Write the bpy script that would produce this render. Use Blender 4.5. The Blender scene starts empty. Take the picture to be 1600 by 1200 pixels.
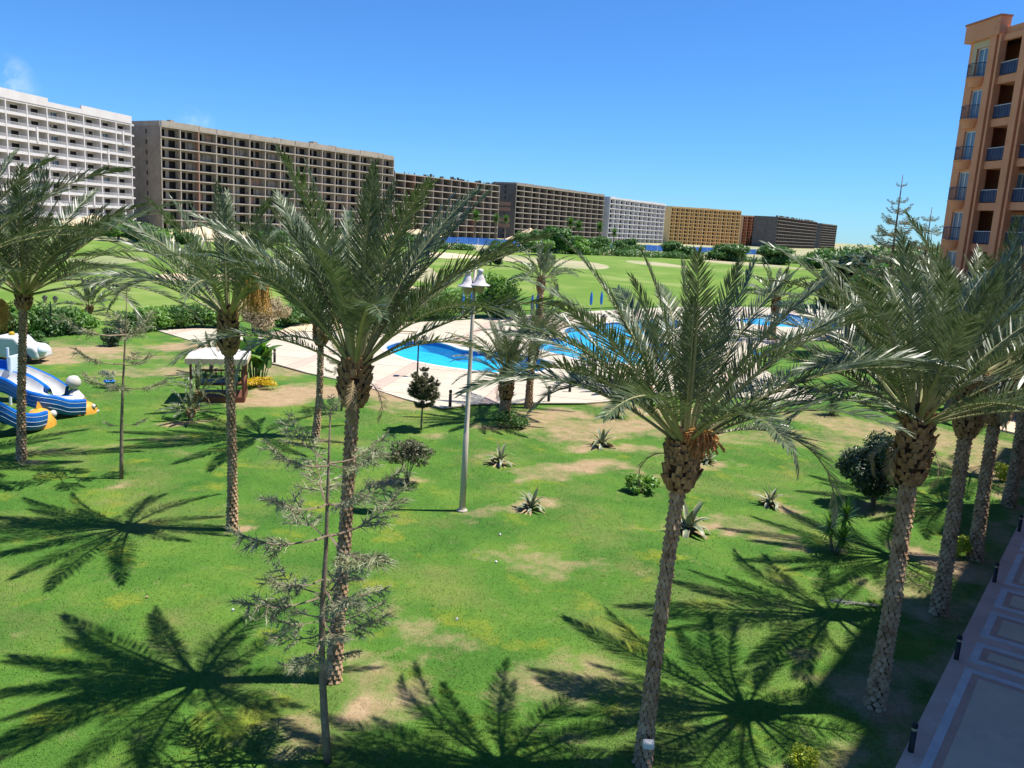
import bpy, bmesh, math, random
import numpy as np
from mathutils import Vector, Matrix, noise as mnoise

# ------------------------------------------------------------------ camera
scene = bpy.context.scene
R = math.radians
FPX, EYE, PITCH, ROLL = 1300.0, 9.0, R(10.9), R(3.3)
_f = Vector((0, math.cos(PITCH), -math.sin(PITCH)))
_u0 = Vector((0, math.sin(PITCH), math.cos(PITCH)))
_r0 = Vector((1, 0, 0))
_up = _u0 * math.cos(ROLL) - _r0 * math.sin(ROLL)
_ri = _r0 * math.cos(ROLL) + _u0 * math.sin(ROLL)
CAM = Vector((0, 0, EYE))
cd = bpy.data.cameras.new('camera')
cam = bpy.data.objects.new('camera', cd)
scene.collection.objects.link(cam)
cam.matrix_world = Matrix(((_ri.x, _up.x, -_f.x, 0), (_ri.y, _up.y, -_f.y, 0), (_ri.z, _up.z, -_f.z, EYE), (0, 0, 0, 1)))
cd.sensor_width = 36.0
cd.lens = FPX / 1600.0 * 36.0
cd.clip_start = 0.1
cd.clip_end = 20000
scene.camera = cam

# ------------------------------------------------------------------ sky and sun
SUN_EL, SUN_AZ = R(65.5), R(7.0)          # azimuth counted from +X towards +Y
world = bpy.data.worlds.new('World')
scene.world = world
world.use_nodes = True
wn, wl = world.node_tree.nodes, world.node_tree.links
wn.clear()
wo = wn.new('ShaderNodeOutputWorld')
bg = wn.new('ShaderNodeBackground')
sky = wn.new('ShaderNodeTexSky')
sky.sky_type = 'NISHITA'
sky.sun_disc = False
sky.sun_elevation = SUN_EL
sky.sun_rotation = math.pi / 2 - SUN_AZ
sky.altitude = 0
sky.air_density = 1.0
sky.dust_density = 0.0
sky.ozone_density = 6.0
bg.inputs['Strength'].default_value = 0.090
hs_ = wn.new('ShaderNodeMix'); hs_.data_type = 'RGBA'; hs_.blend_type = 'MULTIPLY'
hs_.inputs[0].default_value = 1.0
hs_.inputs[7].default_value = (0.37, 0.69, 1.05, 1)      # the deep clear blue of this dry coast air
wl.new(sky.outputs[0], hs_.inputs[6])
# a few thin cloud wisps low over the left blocks
tcw = wn.new('ShaderNodeTexCoord')
acc = None
for (px_, py_, rad_, amt_) in ((14, 124, 0.026, 0.5), (36, 138, 0.018, 0.3), (298, 190, 0.018, 0.25), (322, 192, 0.012, 0.2)):
    dd_ = (_f + _ri * ((px_ - 800) / FPX) - _up * ((py_ - 600) / FPX)).normalized()
    vd = wn.new('ShaderNodeVectorMath'); vd.operation = 'DISTANCE'
    wl.new(tcw.outputs['Generated'], vd.inputs[0])
    vd.inputs[1].default_value = dd_
    mr_ = wn.new('ShaderNodeMapRange')
    mr_.inputs['From Min'].default_value = rad_
    mr_.inputs['From Max'].default_value = 0.0
    mr_.inputs['To Max'].default_value = amt_
    wl.new(vd.outputs['Value'], mr_.inputs['Value'])
    if acc is None:
        acc = mr_.outputs[0]
    else:
        mx_ = wn.new('ShaderNodeMath'); mx_.operation = 'MAXIMUM'
        wl.new(acc, mx_.inputs[0]); wl.new(mr_.outputs[0], mx_.inputs[1])
        acc = mx_.outputs[0]
nzw = wn.new('ShaderNodeTexNoise')
nzw.inputs['Scale'].default_value = 55.0
nzw.inputs['Detail'].default_value = 6.0
nzw.inputs['Roughness'].default_value = 0.65
wl.new(tcw.outputs['Generated'], nzw.inputs['Vector'])
rw = wn.new('ShaderNodeMapRange')
rw.inputs['From Min'].default_value = 0.38
rw.inputs['From Max'].default_value = 0.72
wl.new(nzw.outputs['Fac'], rw.inputs['Value'])
mw_ = wn.new('ShaderNodeMath'); mw_.operation = 'MULTIPLY'
wl.new(acc, mw_.inputs[0]); wl.new(rw.outputs[0], mw_.inputs[1])
cl_ = wn.new('ShaderNodeMix'); cl_.data_type = 'RGBA'
wl.new(mw_.outputs[0], cl_.inputs[0])
wl.new(hs_.outputs[2], cl_.inputs[6])
cl_.inputs[7].default_value = (7.5, 8.2, 9.0, 1)
wl.new(cl_.outputs[2], bg.inputs['Color'])
wl.new(bg.outputs[0], wo.inputs['Surface'])
sd = bpy.data.lights.new('sun', 'SUN')
sd.energy = 4.8
sd.angle = R(0.53)
sd.color = (1.0, 0.95, 0.87)
sun = bpy.data.objects.new('sun', sd)
scene.collection.objects.link(sun)
SUNV = Vector((math.cos(SUN_EL) * math.cos(SUN_AZ), math.cos(SUN_EL) * math.sin(SUN_AZ), math.sin(SUN_EL)))
sun.rotation_euler = SUNV.to_track_quat('Z', 'Y').to_euler()
vs = scene.view_settings
vs.view_transform = 'Standard'
vs.look = 'None'
vs.exposure = 0.80
vs.gamma = 1.0
vs.use_curve_mapping = False

# ------------------------------------------------------------------ helpers
COL = scene.collection
rng = random.Random(7)
nr = np.random.default_rng(11)


def ray(x, y):
    return _f + _ri * ((x - 800) / FPX) - _up * ((y - 600) / FPX)


def G(x, y, z=0.0):
    """ground point (height z) seen at photo position x, y"""
    d = ray(x, y)
    return CAM + d * ((z - EYE) / d.z)


def atY(x, y, Y):
    """point at distance Y in front of the camera seen at photo position x, y"""
    d = ray(x, y)
    return CAM + d * (Y / d.y)


def tag(o, label=None, cat=None, group=None, kind=None):
    if label: o['label'] = label
    if cat: o['category'] = cat
    if group: o['group'] = group
    if kind: o['kind'] = kind
    return o


def link(o, parent=None):
    COL.objects.link(o)
    if parent is not None:
        o.parent = parent
    return o


def empty(name, loc, label=None, cat=None, group=None, rz=0.0):
    o = bpy.data.objects.new(name, None)
    o.empty_display_size = 0.3
    o.location = loc
    o.rotation_euler = (0, 0, rz)
    COL.objects.link(o)
    return tag(o, label, cat, group)


def inst(name, me, parent=None, loc=(0, 0, 0), rot=(0, 0, 0), scale=1.0):
    o = bpy.data.objects.new(name, me)
    link(o, parent)
    o.location = loc
    o.rotation_euler = rot
    o.scale = (scale,) * 3 if isinstance(scale, (int, float)) else scale
    return o


class MB:
    """collects shapes of one part"""

    def __init__(s):
        s.v, s.f, s.m = [], [], []

    def add(s, vs_, fs_, mi=0):
        b = len(s.v)
        s.v += [tuple(p) for p in vs_]
        s.f += [tuple(b + i for i in q) for q in fs_]
        s.m += [mi] * len(fs_)
        return s

    def box(s, x0, x1, y0, y1, z0, z1, mi=0):
        vs_ = [(x, y, z) for z in (z0, z1) for y in (y0, y1) for x in (x0, x1)]
        return s.add(vs_, [(0, 2, 3, 1), (4, 5, 7, 6), (0, 1, 5, 4), (2, 6, 7, 3), (0, 4, 6, 2), (1, 3, 7, 5)], mi)

    def tube(s, pts, radii, n=8, mi=0, cap=True):
        pts = [Vector(p) for p in pts]
        if isinstance(radii, (int, float)):
            radii = [radii] * len(pts)
        vs_, fs_ = [], []
        for i, p in enumerate(pts):
            t = (pts[min(i + 1, len(pts) - 1)] - pts[max(i - 1, 0)]).normalized()
            a = Vector((1, 0, 0)) if abs(t.x) < 0.8 else Vector((0, 1, 0))
            b1 = t.cross(a).normalized()
            b2 = t.cross(b1)
            for k in range(n):
                an = 2 * math.pi * k / n
                vs_.append(p + (b1 * math.cos(an) + b2 * math.sin(an)) * radii[i])
        for i in range(len(pts) - 1):
            for k in range(n):
                k2 = (k + 1) % n
                fs_.append((i * n + k, (i + 1) * n + k, (i + 1) * n + k2, i * n + k2))
        if cap:
            fs_.append(tuple(range(n)))
            fs_.append(tuple((len(pts) - 1) * n + k for k in reversed(range(n))))
        return s.add(vs_, fs_, mi)

    def lathe(s, prof, n=20, c=(0, 0, 0), mi=0):
        vs_, fs_ = [], []
        for (r, z) in prof:
            for k in range(n):
                an = 2 * math.pi * k / n
                vs_.append((c[0] + r * math.cos(an), c[1] + r * math.sin(an), c[2] + z))
        for i in range(len(prof) - 1):
            for k in range(n):
                k2 = (k + 1) % n
                fs_.append((i * n + k, i * n + k2, (i + 1) * n + k2, (i + 1) * n + k))
        return s.add(vs_, fs_, mi)

    def mesh(s, name, mats, smooth=False):
        me = bpy.data.meshes.new(name)
        me.from_pydata(s.v, [], s.f)
        for m in (mats if isinstance(mats, (list, tuple)) else [mats]):
            me.materials.append(m)
        if any(s.m):
            me.polygons.foreach_set('material_index', s.m)
        if smooth:
            me.polygons.foreach_set('use_smooth', [True] * len(me.polygons))
        me.update()
        return me

    def build(s, name, mats, parent=None, smooth=False, **kw):
        return inst(name, s.mesh(name, mats, smooth), parent, **kw)


def np_mesh(name, V, F, mat, smooth=False):
    """V (n,3), F (m,k) constant k"""
    me = bpy.data.meshes.new(name)
    k = F.shape[1]
    me.vertices.add(len(V))
    me.vertices.foreach_set('co', np.asarray(V, np.float32).ravel())
    me.loops.add(F.size)
    me.loops.foreach_set('vertex_index', F.astype(np.int32).ravel())
    me.polygons.add(len(F))
    me.polygons.foreach_set('loop_start', np.arange(0, F.size, k, dtype=np.int32))
    me.polygons.foreach_set('loop_total', np.full(len(F), k, np.int32))
    if smooth:
        me.polygons.foreach_set('use_smooth', np.ones(len(F), bool))
    me.materials.append(mat)
    me.update()
    me.validate()
    return me


def catmull(pts, per=8):
    n = len(pts)
    out = []
    P = [Vector((p[0], p[1], 0)) for p in pts]
    for i in range(n):
        p0, p1, p2, p3 = P[i - 1], P[i], P[(i + 1) % n], P[(i + 2) % n]
        for k in range(per):
            t = k / per
            q = 0.5 * ((2 * p1) + (p2 - p0) * t + (2 * p0 - 5 * p1 + 4 * p2 - p3) * t * t + (3 * p1 - p0 - 3 * p2 + p3) * t ** 3)
            out.append((q.x, q.y))
    return out


def inside(poly, x, y):
    c = False
    j = len(poly) - 1
    for i in range(len(poly)):
        xi, yi = poly[i]
        xj, yj = poly[j]
        if (yi > y) != (yj > y) and x < (xj - xi) * (y - yi) / (yj - yi) + xi:
            c = not c
        j = i
    return c


def inside_np(poly, X, Y):
    c = np.zeros(X.shape, bool)
    j = len(poly) - 1
    for i in range(len(poly)):
        xi, yi = poly[i]
        xj, yj = poly[j]
        if yi != yj:
            m = ((yi > Y) != (yj > Y)) & (X < (xj - xi) * (Y - yi) / (yj - yi) + xi)
            c ^= m
        j = i
    return c


def offset_poly(poly, d):
    """push each point outward by d (positive = larger)"""
    n = len(poly)
    area = sum(poly[i - 1][0] * poly[i][1] - poly[i][0] * poly[i - 1][1] for i in range(n))
    sg = 1 if area > 0 else -1
    out = []
    for i in range(n):
        a, b = poly[i - 1], poly[(i + 1) % n]
        tx, ty = b[0] - a[0], b[1] - a[1]
        l = math.hypot(tx, ty) or 1
        out.append((poly[i][0] + sg * d * ty / l, poly[i][1] - sg * d * tx / l))
    return out


# ------------------------------------------------------------------ materials
def newmat(name):
    m = bpy.data.materials.new(name)
    m.use_nodes = True
    n, l = m.node_tree.nodes, m.node_tree.links
    return m, n, l, n['Principled BSDF']


def N(n, typ, **kw):
    o = n.new(typ)
    for k, v in kw.items():
        if hasattr(o, k):
            setattr(o, k, v)
        else:
            o.inputs[k].default_value = v
    return o


def mat(name, c1, c2=None, rough=0.8, scale=3.0, detail=5.0, bump=0.0, bscale=30.0, spec=0.3, metal=0.0, coord='world', stretch=(1, 1, 1), sharp=(0.35, 0.65), trans=0.0, wear=None, rand=0.0):
    """noise-mottled surface; wear = (colour, scale, threshold) adds blotches; rand = per-piece value jitter"""
    m, n, l, b = newmat(name)
    b.inputs['Roughness'].default_value = rough
    b.inputs['Specular IOR Level'].default_value = spec
    b.inputs['Metallic'].default_value = metal
    if coord == 'world':
        src = n.new('ShaderNodeNewGeometry').outputs['Position']
    else:
        src = n.new('ShaderNodeTexCoord').outputs['Object']
    mp = N(n, 'ShaderNodeMapping')
    mp.inputs['Scale'].default_value = stretch
    l.new(src, mp.inputs['Vector'])
    c2 = c2 or tuple(x * 0.8 for x in c1)
    nz = N(n, 'ShaderNodeTexNoise', Scale=scale, Detail=detail, Roughness=0.62)
    l.new(mp.outputs[0], nz.inputs['Vector'])
    rp = n.new('ShaderNodeValToRGB')
    rp.color_ramp.elements[0].position = sharp[0]
    rp.color_ramp.elements[1].position = sharp[1]
    rp.color_ramp.elements[0].color = (*c1, 1)
    rp.color_ramp.elements[1].color = (*c2, 1)
    l.new(nz.outputs['Fac'], rp.inputs[0])
    col = rp.outputs[0]
    if wear:
        w2 = N(n, 'ShaderNodeTexNoise', Scale=wear[1], Detail=6.0, Roughness=0.7)
        l.new(mp.outputs[0], w2.inputs['Vector'])
        r2 = n.new('ShaderNodeValToRGB')
        r2.color_ramp.elements[0].position = wear[2]
        r2.color_ramp.elements[1].position = min(1, wear[2] + 0.12)
        l.new(w2.outputs['Fac'], r2.inputs[0])
        mx = n.new('ShaderNodeMix'); mx.data_type = 'RGBA'
        l.new(r2.outputs[0], mx.inputs[0])
        l.new(col, mx.inputs[6])
        mx.inputs[7].default_value = (*wear[0], 1)
        col = mx.outputs[2]
    if rand:
        oi = n.new('ShaderNodeObjectInfo')
        mr = N(n, 'ShaderNodeMapRange')
        mr.inputs['To Min'].default_value = 1 - rand
        mr.inputs['To Max'].default_value = 1 + rand
        l.new(oi.outputs['Random'], mr.inputs['Value'])
        hs = n.new('ShaderNodeHueSaturation')
        l.new(mr.outputs[0], hs.inputs['Value'])
        l.new(col, hs.inputs['Color'])
        col = hs.outputs[0]
    l.new(col, b.inputs['Base Color'])
    if bump:
        nb = N(n, 'ShaderNodeTexNoise', Scale=bscale, Detail=4.0)
        l.new(mp.outputs[0], nb.inputs['Vector'])
        bp = N(n, 'ShaderNodeBump', Strength=bump, Distance=0.02)
        l.new(nb.outputs['Fac'], bp.inputs['Height'])
        l.new(bp.outputs[0], b.inputs['Normal'])
    if trans:
        tr = n.new('ShaderNodeBsdfTranslucent')
        hs = N(n, 'ShaderNodeHueSaturation', Saturation=1.15, Value=1.6)
        l.new(col, hs.inputs['Color'])
        l.new(hs.outputs[0], tr.inputs['Color'])
        ms = N(n, 'ShaderNodeMixShader')
        ms.inputs[0].default_value = trans
        l.new(b.outputs[0], ms.inputs[1])
        l.new(tr.outputs[0], ms.inputs[2])
        l.new(ms.outputs[0], n['Material Output'].inputs['Surface'])
    return m


def leafmat(name, c1, c2, rough=0.45, scale=6.0, trans=0.25, spec=0.4):
    return mat(name, c1, c2, rough=rough, scale=scale, trans=trans, spec=spec)


M = {}
M['frond'] = leafmat('palm_leaflet', (0.034, 0.064, 0.018), (0.130, 0.160, 0.082), rough=0.40, scale=7.0, trans=0.16, spec=0.5)
M['frond_pale'] = leafmat('palm_leaflet_pale', (0.13, 0.14, 0.085), (0.26, 0.26, 0.19), rough=0.4, scale=6, trans=0.15, spec=0.5)
M['frond_dry'] = leafmat('palm_leaflet_dry', (0.33, 0.25, 0.13), (0.22, 0.16, 0.08), rough=0.7, scale=3, trans=0.15)
M['rachis'] = mat('palm_rachis', (0.20, 0.22, 0.09), (0.30, 0.27, 0.13), rough=0.5, scale=4)
M['trunk'] = mat('palm_trunk', (0.23, 0.135, 0.072), (0.50, 0.345, 0.215), rough=0.92, scale=5, bump=0.6, bscale=40, spec=0.1)
M['trunk_core'] = mat('palm_trunk_core', (0.03, 0.018, 0.011), (0.06, 0.036, 0.022), rough=0.95, scale=8, spec=0.05)
M['boot'] = mat('palm_boot', (0.18, 0.095, 0.042), (0.38, 0.235, 0.12), rough=0.95, scale=7, bump=0.7, bscale=35, spec=0.08)
M['dates'] = mat('dates', (0.66, 0.40, 0.10), (0.48, 0.24, 0.06), rough=0.6, scale=6)
M['dates_red'] = mat('dates_red', (0.32, 0.13, 0.05), (0.45, 0.22, 0.08), rough=0.6, scale=9)
M['araucaria'] = leafmat('pine_needles', (0.19, 0.215, 0.105), (0.36, 0.36, 0.225), rough=0.6, scale=2, trans=0.12)
M['bark'] = mat('bark', (0.16, 0.12, 0.085), (0.27, 0.21, 0.15), rough=0.9, scale=6, bump=0.5, bscale=25, spec=0.1)
M['leaf_dark'] = leafmat('leaf_dark', (0.025, 0.05, 0.022), (0.065, 0.10, 0.045), rough=0.35, scale=4)
M['leaf_mid'] = leafmat('leaf_mid', (0.055, 0.125, 0.028), (0.10, 0.19, 0.045), scale=3)
M['leaf_bright'] = leafmat('leaf_bright', (0.10, 0.22, 0.035), (0.17, 0.30, 0.05), scale=3)
M['leaf_olive'] = leafmat('leaf_olive', (0.085, 0.095, 0.045), (0.14, 0.14, 0.075), scale=5)
M['leaf_yellow'] = leafmat('leaf_yellow', (0.42, 0.45, 0.03), (0.25, 0.34, 0.03), scale=6)
M['leaf_grey'] = leafmat('leaf_grey', (0.17, 0.19, 0.15), (0.28, 0.28, 0.22), scale=5)
M['leaf_tan'] = leafmat('leaf_tan', (0.42, 0.34, 0.21), (0.30, 0.26, 0.15), rough=0.8, scale=2)
M['flower'] = leafmat('flower', (0.62, 0.46, 0.02), (0.45, 0.30, 0.02), scale=8)
M['agave'] = leafmat('agave_leaf', (0.11, 0.15, 0.085), (0.17, 0.20, 0.125), scale=6, trans=0.0)
M['agave_edge'] = mat('agave_margin', (0.44, 0.40, 0.21), (0.34, 0.30, 0.16), scale=6)
M['agave_dry'] = mat('agave_dry', (0.42, 0.32, 0.18), (0.30, 0.2, 0.11), scale=6)
M['pole'] = mat('pole_paint', (0.52, 0.45, 0.37), (0.44, 0.38, 0.31), rough=0.55, scale=3, wear=((0.3, 0.22, 0.16), 9, 0.68))
M['lamp_metal'] = mat('lamp_metal', (0.62, 0.58, 0.58), (0.5, 0.47, 0.48), rough=0.4, scale=5)
M['lamp_glass'] = mat('lamp_diffuser', (0.55, 0.45, 0.30), (0.45, 0.36, 0.24), rough=0.25, scale=4, trans=0.3)
M['black'] = mat('black_paint', (0.012, 0.012, 0.014), (0.025, 0.025, 0.026), rough=0.45, scale=8)
M['brass'] = mat('bollard_band', (0.50, 0.40, 0.22), (0.40, 0.32, 0.18), rough=0.4)
M['darkwood'] = mat('dark_wood', (0.13, 0.045, 0.028), (0.19, 0.075, 0.045), rough=0.6, scale=6, stretch=(1, 1, 6))
M['canvas'] = mat('canvas', (0.56, 0.54, 0.50), (0.46, 0.44, 0.40), rough=0.9, scale=2)
M['cream'] = mat('cream_trim', (0.62, 0.50, 0.32), (0.55, 0.43, 0.27), rough=0.8)
M['slide_blue'] = mat('slide_blue', (0.008, 0.10, 0.42), (0.010, 0.14, 0.50), rough=0.32, scale=2, wear=((0.2, 0.3, 0.5), 6, 0.72))
M['slide_white'] = mat('slide_white', (0.60, 0.60, 0.59), (0.50, 0.50, 0.49), rough=0.35, scale=3)
M['slide_pale'] = mat('slide_pale', (0.55, 0.68, 0.74), (0.65, 0.74, 0.78), rough=0.4, scale=3)
M['fish_orange'] = mat('fish_orange', (0.68, 0.36, 0.05), (0.60, 0.28, 0.04), rough=0.4, scale=4)
M['soil'] = mat('soil', (0.36, 0.25, 0.15), (0.27, 0.18, 0.105), rough=1, scale=6, bump=0.6, bscale=40, spec=0.05)
M['sand'] = mat('sand', (0.66, 0.53, 0.35), (0.57, 0.44, 0.28), rough=1, scale=0.5, bump=0.4, bscale=8, spec=0.05)
M['concrete'] = mat('concrete', (0.31, 0.265, 0.22), (0.235, 0.20, 0.17), rough=0.95, scale=0.35, spec=0.1, wear=((0.37, 0.32, 0.265), 0.15, 0.58))
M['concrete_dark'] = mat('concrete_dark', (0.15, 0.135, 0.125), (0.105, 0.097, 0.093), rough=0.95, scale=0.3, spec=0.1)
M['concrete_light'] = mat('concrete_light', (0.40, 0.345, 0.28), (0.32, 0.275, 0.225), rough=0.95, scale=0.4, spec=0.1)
M['brick_fill'] = mat('brick_fill', (0.36, 0.22, 0.16), (0.30, 0.18, 0.13), rough=0.95, scale=1.2)
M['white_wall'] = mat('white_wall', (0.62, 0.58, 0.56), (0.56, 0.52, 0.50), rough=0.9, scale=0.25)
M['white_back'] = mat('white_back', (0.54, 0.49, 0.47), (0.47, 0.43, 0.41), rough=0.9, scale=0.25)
M['white_far'] = mat('white_far', (0.62, 0.60, 0.59), (0.54, 0.52, 0.52), rough=0.9, scale=0.2)
M['yellow_wall'] = mat('yellow_wall', (0.78, 0.53, 0.25), (0.70, 0.47, 0.22), rough=0.9, scale=0.2)
M['red_wall'] = mat('red_wall', (0.56, 0.20, 0.10), (0.48, 0.17, 0.09), rough=0.9, scale=0.2)
M['peach_wall'] = mat('peach_wall', (0.62, 0.36, 0.2), (0.56, 0.32, 0.18), rough=0.9, scale=0.2)
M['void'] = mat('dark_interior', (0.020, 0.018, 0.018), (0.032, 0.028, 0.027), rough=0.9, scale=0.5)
M['glass'] = mat('window_glass', (0.10, 0.16, 0.22), (0.16, 0.24, 0.30), rough=0.08, scale=0.8, spec=0.8)
M['curtain'] = mat('curtain', (0.42, 0.46, 0.42), (0.34, 0.38, 0.36), rough=0.9, stretch=(14, 14, 0.3))
M['rail_white'] = mat('rail_white', (0.6, 0.58, 0.57), (0.5, 0.49, 0.48), rough=0.5)
M['orange_wall'] = mat('orange_wall', (0.68, 0.29, 0.145), (0.61, 0.255, 0.125), rough=0.9, scale=0.4, wear=((0.54, 0.20, 0.09), 0.8, 0.6))
M['orange_dark'] = mat('orange_trim', (0.46, 0.17, 0.08), (0.40, 0.145, 0.07), rough=0.9, scale=0.5)  # darker orange for pillar rebates, parapet caps and tower caps
M['beige_wall'] = mat('beige_wall', (0.50, 0.42, 0.27), (0.45, 0.38, 0.24), rough=0.9, scale=0.5)
M['rail_blue'] = mat('rail_blue', (0.04, 0.055, 0.10), (0.06, 0.075, 0.13), rough=0.4, scale=3)
M['deck'] = mat('deck_slab', (0.49, 0.435, 0.335), (0.43, 0.38, 0.295), rough=0.85, scale=0.5, wear=((0.43, 0.35, 0.275), 1.4, 0.58), rand=0.06)
M['deck_pink'] = mat('deck_pink', (0.47, 0.36, 0.285), (0.42, 0.32, 0.255), rough=0.85, scale=0.6, rand=0.04)
M['deck_joint'] = mat('deck_joint', (0.25, 0.21, 0.18), (0.2, 0.17, 0.15), rough=0.95)
M['coping'] = mat('pool_coping', (0.60, 0.54, 0.46), (0.54, 0.48, 0.41), rough=0.7, scale=2)
M['terr_base'] = mat('terrace_mauve', (0.68, 0.43, 0.32), (0.56, 0.35, 0.265), rough=0.9, scale=1.2, wear=((0.66, 0.50, 0.41), 2.2, 0.56))
M['terr_grey'] = mat('terrace_grey', (0.66, 0.58, 0.52), (0.54, 0.47, 0.43), rough=0.9, scale=2.5)
M['terr_pink'] = mat('terrace_pink', (0.58, 0.34, 0.24), (0.50, 0.29, 0.21), rough=0.9, scale=2.0)
M['terr_tan'] = mat('terrace_tan', (0.70, 0.51, 0.34), (0.60, 0.44, 0.30), rough=0.9, scale=1.2, wear=((0.52, 0.40, 0.31), 1.6, 0.58))
M['fence_blue'] = mat('fence_blue', (0.03, 0.12, 0.42), (0.05, 0.18, 0.5), rough=0.7, scale=0.3)
M['plastic_blue'] = mat('plastic_blue', (0.02, 0.2, 0.6), (0.02, 0.16, 0.5), rough=0.4)
M['cushion'] = mat('cushion_blue', (0.05, 0.09, 0.22), (0.35, 0.40, 0.5), rough=0.9, scale=12)


def grass_colour(n, l, dry=True):
    """patchy lawn colour from world position; returns a colour socket"""
    geo = n.new('ShaderNodeNewGeometry').outputs['Position']

    def nz(scale, detail=4.0, rough=0.6, off=0.0):
        mp = N(n, 'ShaderNodeMapping')
        mp.inputs['Location'].default_value = (off, off * 0.7, 0)
        mp.inputs['Scale'].default_value = (1, 1, 0)
        l.new(geo, mp.inputs['Vector'])
        t = N(n, 'ShaderNodeTexNoise', Scale=scale, Detail=detail, Roughness=rough)
        l.new(mp.outputs[0], t.inputs['Vector'])
        return t.outputs['Fac']

    def ramp(sock, *st):
        r = n.new('ShaderNodeValToRGB')
        e = r.color_ramp.elements
        e[0].position, e[0].color = st[0][0], (*st[0][1], 1)
        e[1].position, e[1].color = st[-1][0], (*st[-1][1], 1)
        for p, c in st[1:-1]:
            x = e.new(p)
            x.color = (*c, 1)
        l.new(sock, r.inputs[0])
        return r.outputs[0]

    def mix(fac, a, b):
        mx = n.new('ShaderNodeMix'); mx.data_type = 'RGBA'
        if hasattr(fac, 'links'): l.new(fac, mx.inputs[0])
        else: mx.inputs[0].default_value = fac
        for s_, i in ((a, 6), (b, 7)):
            if hasattr(s_, 'links'): l.new(s_, mx.inputs[i])
            else: mx.inputs[i].default_value = (*s_, 1)
        return mx.outputs[2]

    green = ramp(nz(0.35, 5), (0.30, (0.042, 0.122, 0.018)), (0.52, (0.076, 0.170, 0.024)), (0.70, (0.122, 0.208, 0.031)))
    yel = ramp(nz(0.55, 5, 0.65, 31), (0.56, (0, 0, 0)), (0.70, (1, 1, 1)))
    c = mix(yel, green, (0.185, 0.225, 0.026))
    brn = ramp(nz(0.28, 6, 0.68, 77), (0.50, (0, 0, 0)), (0.78, (0.7, 0.7, 0.7)))
    c = mix(brn, c, (0.20, 0.175, 0.070))
    if dry:
        at = N(n, 'ShaderNodeAttribute')
        at.attribute_name = 'dry'
        ad = N(n, 'ShaderNodeMath', operation='MULTIPLY_ADD')
        l.new(nz(1.3, 6, 0.72, 12), ad.inputs[0])
        ad.inputs[1].default_value = 2.2
        ad.inputs[2].default_value = -1.12
        a2 = N(n, 'ShaderNodeMath', operation='MULTIPLY_ADD')
        l.new(at.outputs['Fac'], a2.inputs[0])
        a2.inputs[1].default_value = 1.15
        l.new(ad.outputs[0], a2.inputs[2])
        d1 = ramp(a2.outputs[0], (0.15, (0, 0, 0)), (1.0, (1, 1, 1)))
        soil = ramp(nz(2.2, 5, 0.7, 55), (0.3, (0.26, 0.18, 0.10)), (0.7, (0.39, 0.29, 0.17)))
        c = mix(d1, c, soil)
    fine = ramp(nz(14, 4, 0.75, 3), (0.30, (0.84, 0.84, 0.83)), (0.72, (1.13, 1.13, 1.12)))
    mu = n.new('ShaderNodeMix'); mu.data_type = 'RGBA'; mu.blend_type = 'MULTIPLY'
    mu.inputs[0].default_value = 1.0
    l.new(c, mu.inputs[6]); l.new(fine, mu.inputs[7])
    return mu.outputs[2], nz


def make_lawn_mat(name, dry=True, blades=False):
    m, n, l, b = newmat(name)
    c, nz = grass_colour(n, l, dry)
    if blades:
        at = N(n, 'ShaderNodeAttribute'); at.attribute_name = 'tint'
        hs = N(n, 'ShaderNodeHueSaturation')
        l.new(at.outputs['Fac'], hs.inputs['Value'])
        l.new(c, hs.inputs['Color'])
        c = hs.outputs[0]
        # blades shade like a turf surface, half-way between their own facing and straight up
        g = n.new('ShaderNodeNewGeometry')
        vm = N(n, 'ShaderNodeVectorMath', operation='MULTIPLY_ADD')
        l.new(g.outputs['Normal'], vm.inputs[0])
        vm.inputs[1].default_value = (0.4, 0.4, 0.4)
        vm.inputs[2].default_value = (0, 0, 0.9)
        nn = N(n, 'ShaderNodeVectorMath', operation='NORMALIZE')
        l.new(vm.outputs[0], nn.inputs[0])
        l.new(nn.outputs[0], b.inputs['Normal'])
    else:
        bp = N(n, 'ShaderNodeBump', Strength=0.5, Distance=0.05)
        l.new(nz(22, 4, 0.75, 9), bp.inputs['Height'])
        l.new(bp.outputs[0], b.inputs['Normal'])
    l.new(c, b.inputs['Base Color'])
    b.inputs['Roughness'].default_value = 0.9
    b.inputs['Specular IOR Level'].default_value = 0.12
    return m


M['lawn'] = make_lawn_mat('lawn_grass')
M['blades'] = make_lawn_mat('grass_blades', blades=True)
M['golf'] = mat('golf_grass', (0.100, 0.180, 0.028), (0.145, 0.225, 0.038), rough=0.95, scale=0.08, detail=6, spec=0.1, wear=((0.20, 0.25, 0.07), 0.04, 0.5), bump=0.5, bscale=6)
M['ground'] = mat('ground_sand', (0.40, 0.34, 0.23), (0.20, 0.24, 0.10), rough=1, scale=0.02, detail=6, spec=0.05)


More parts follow.
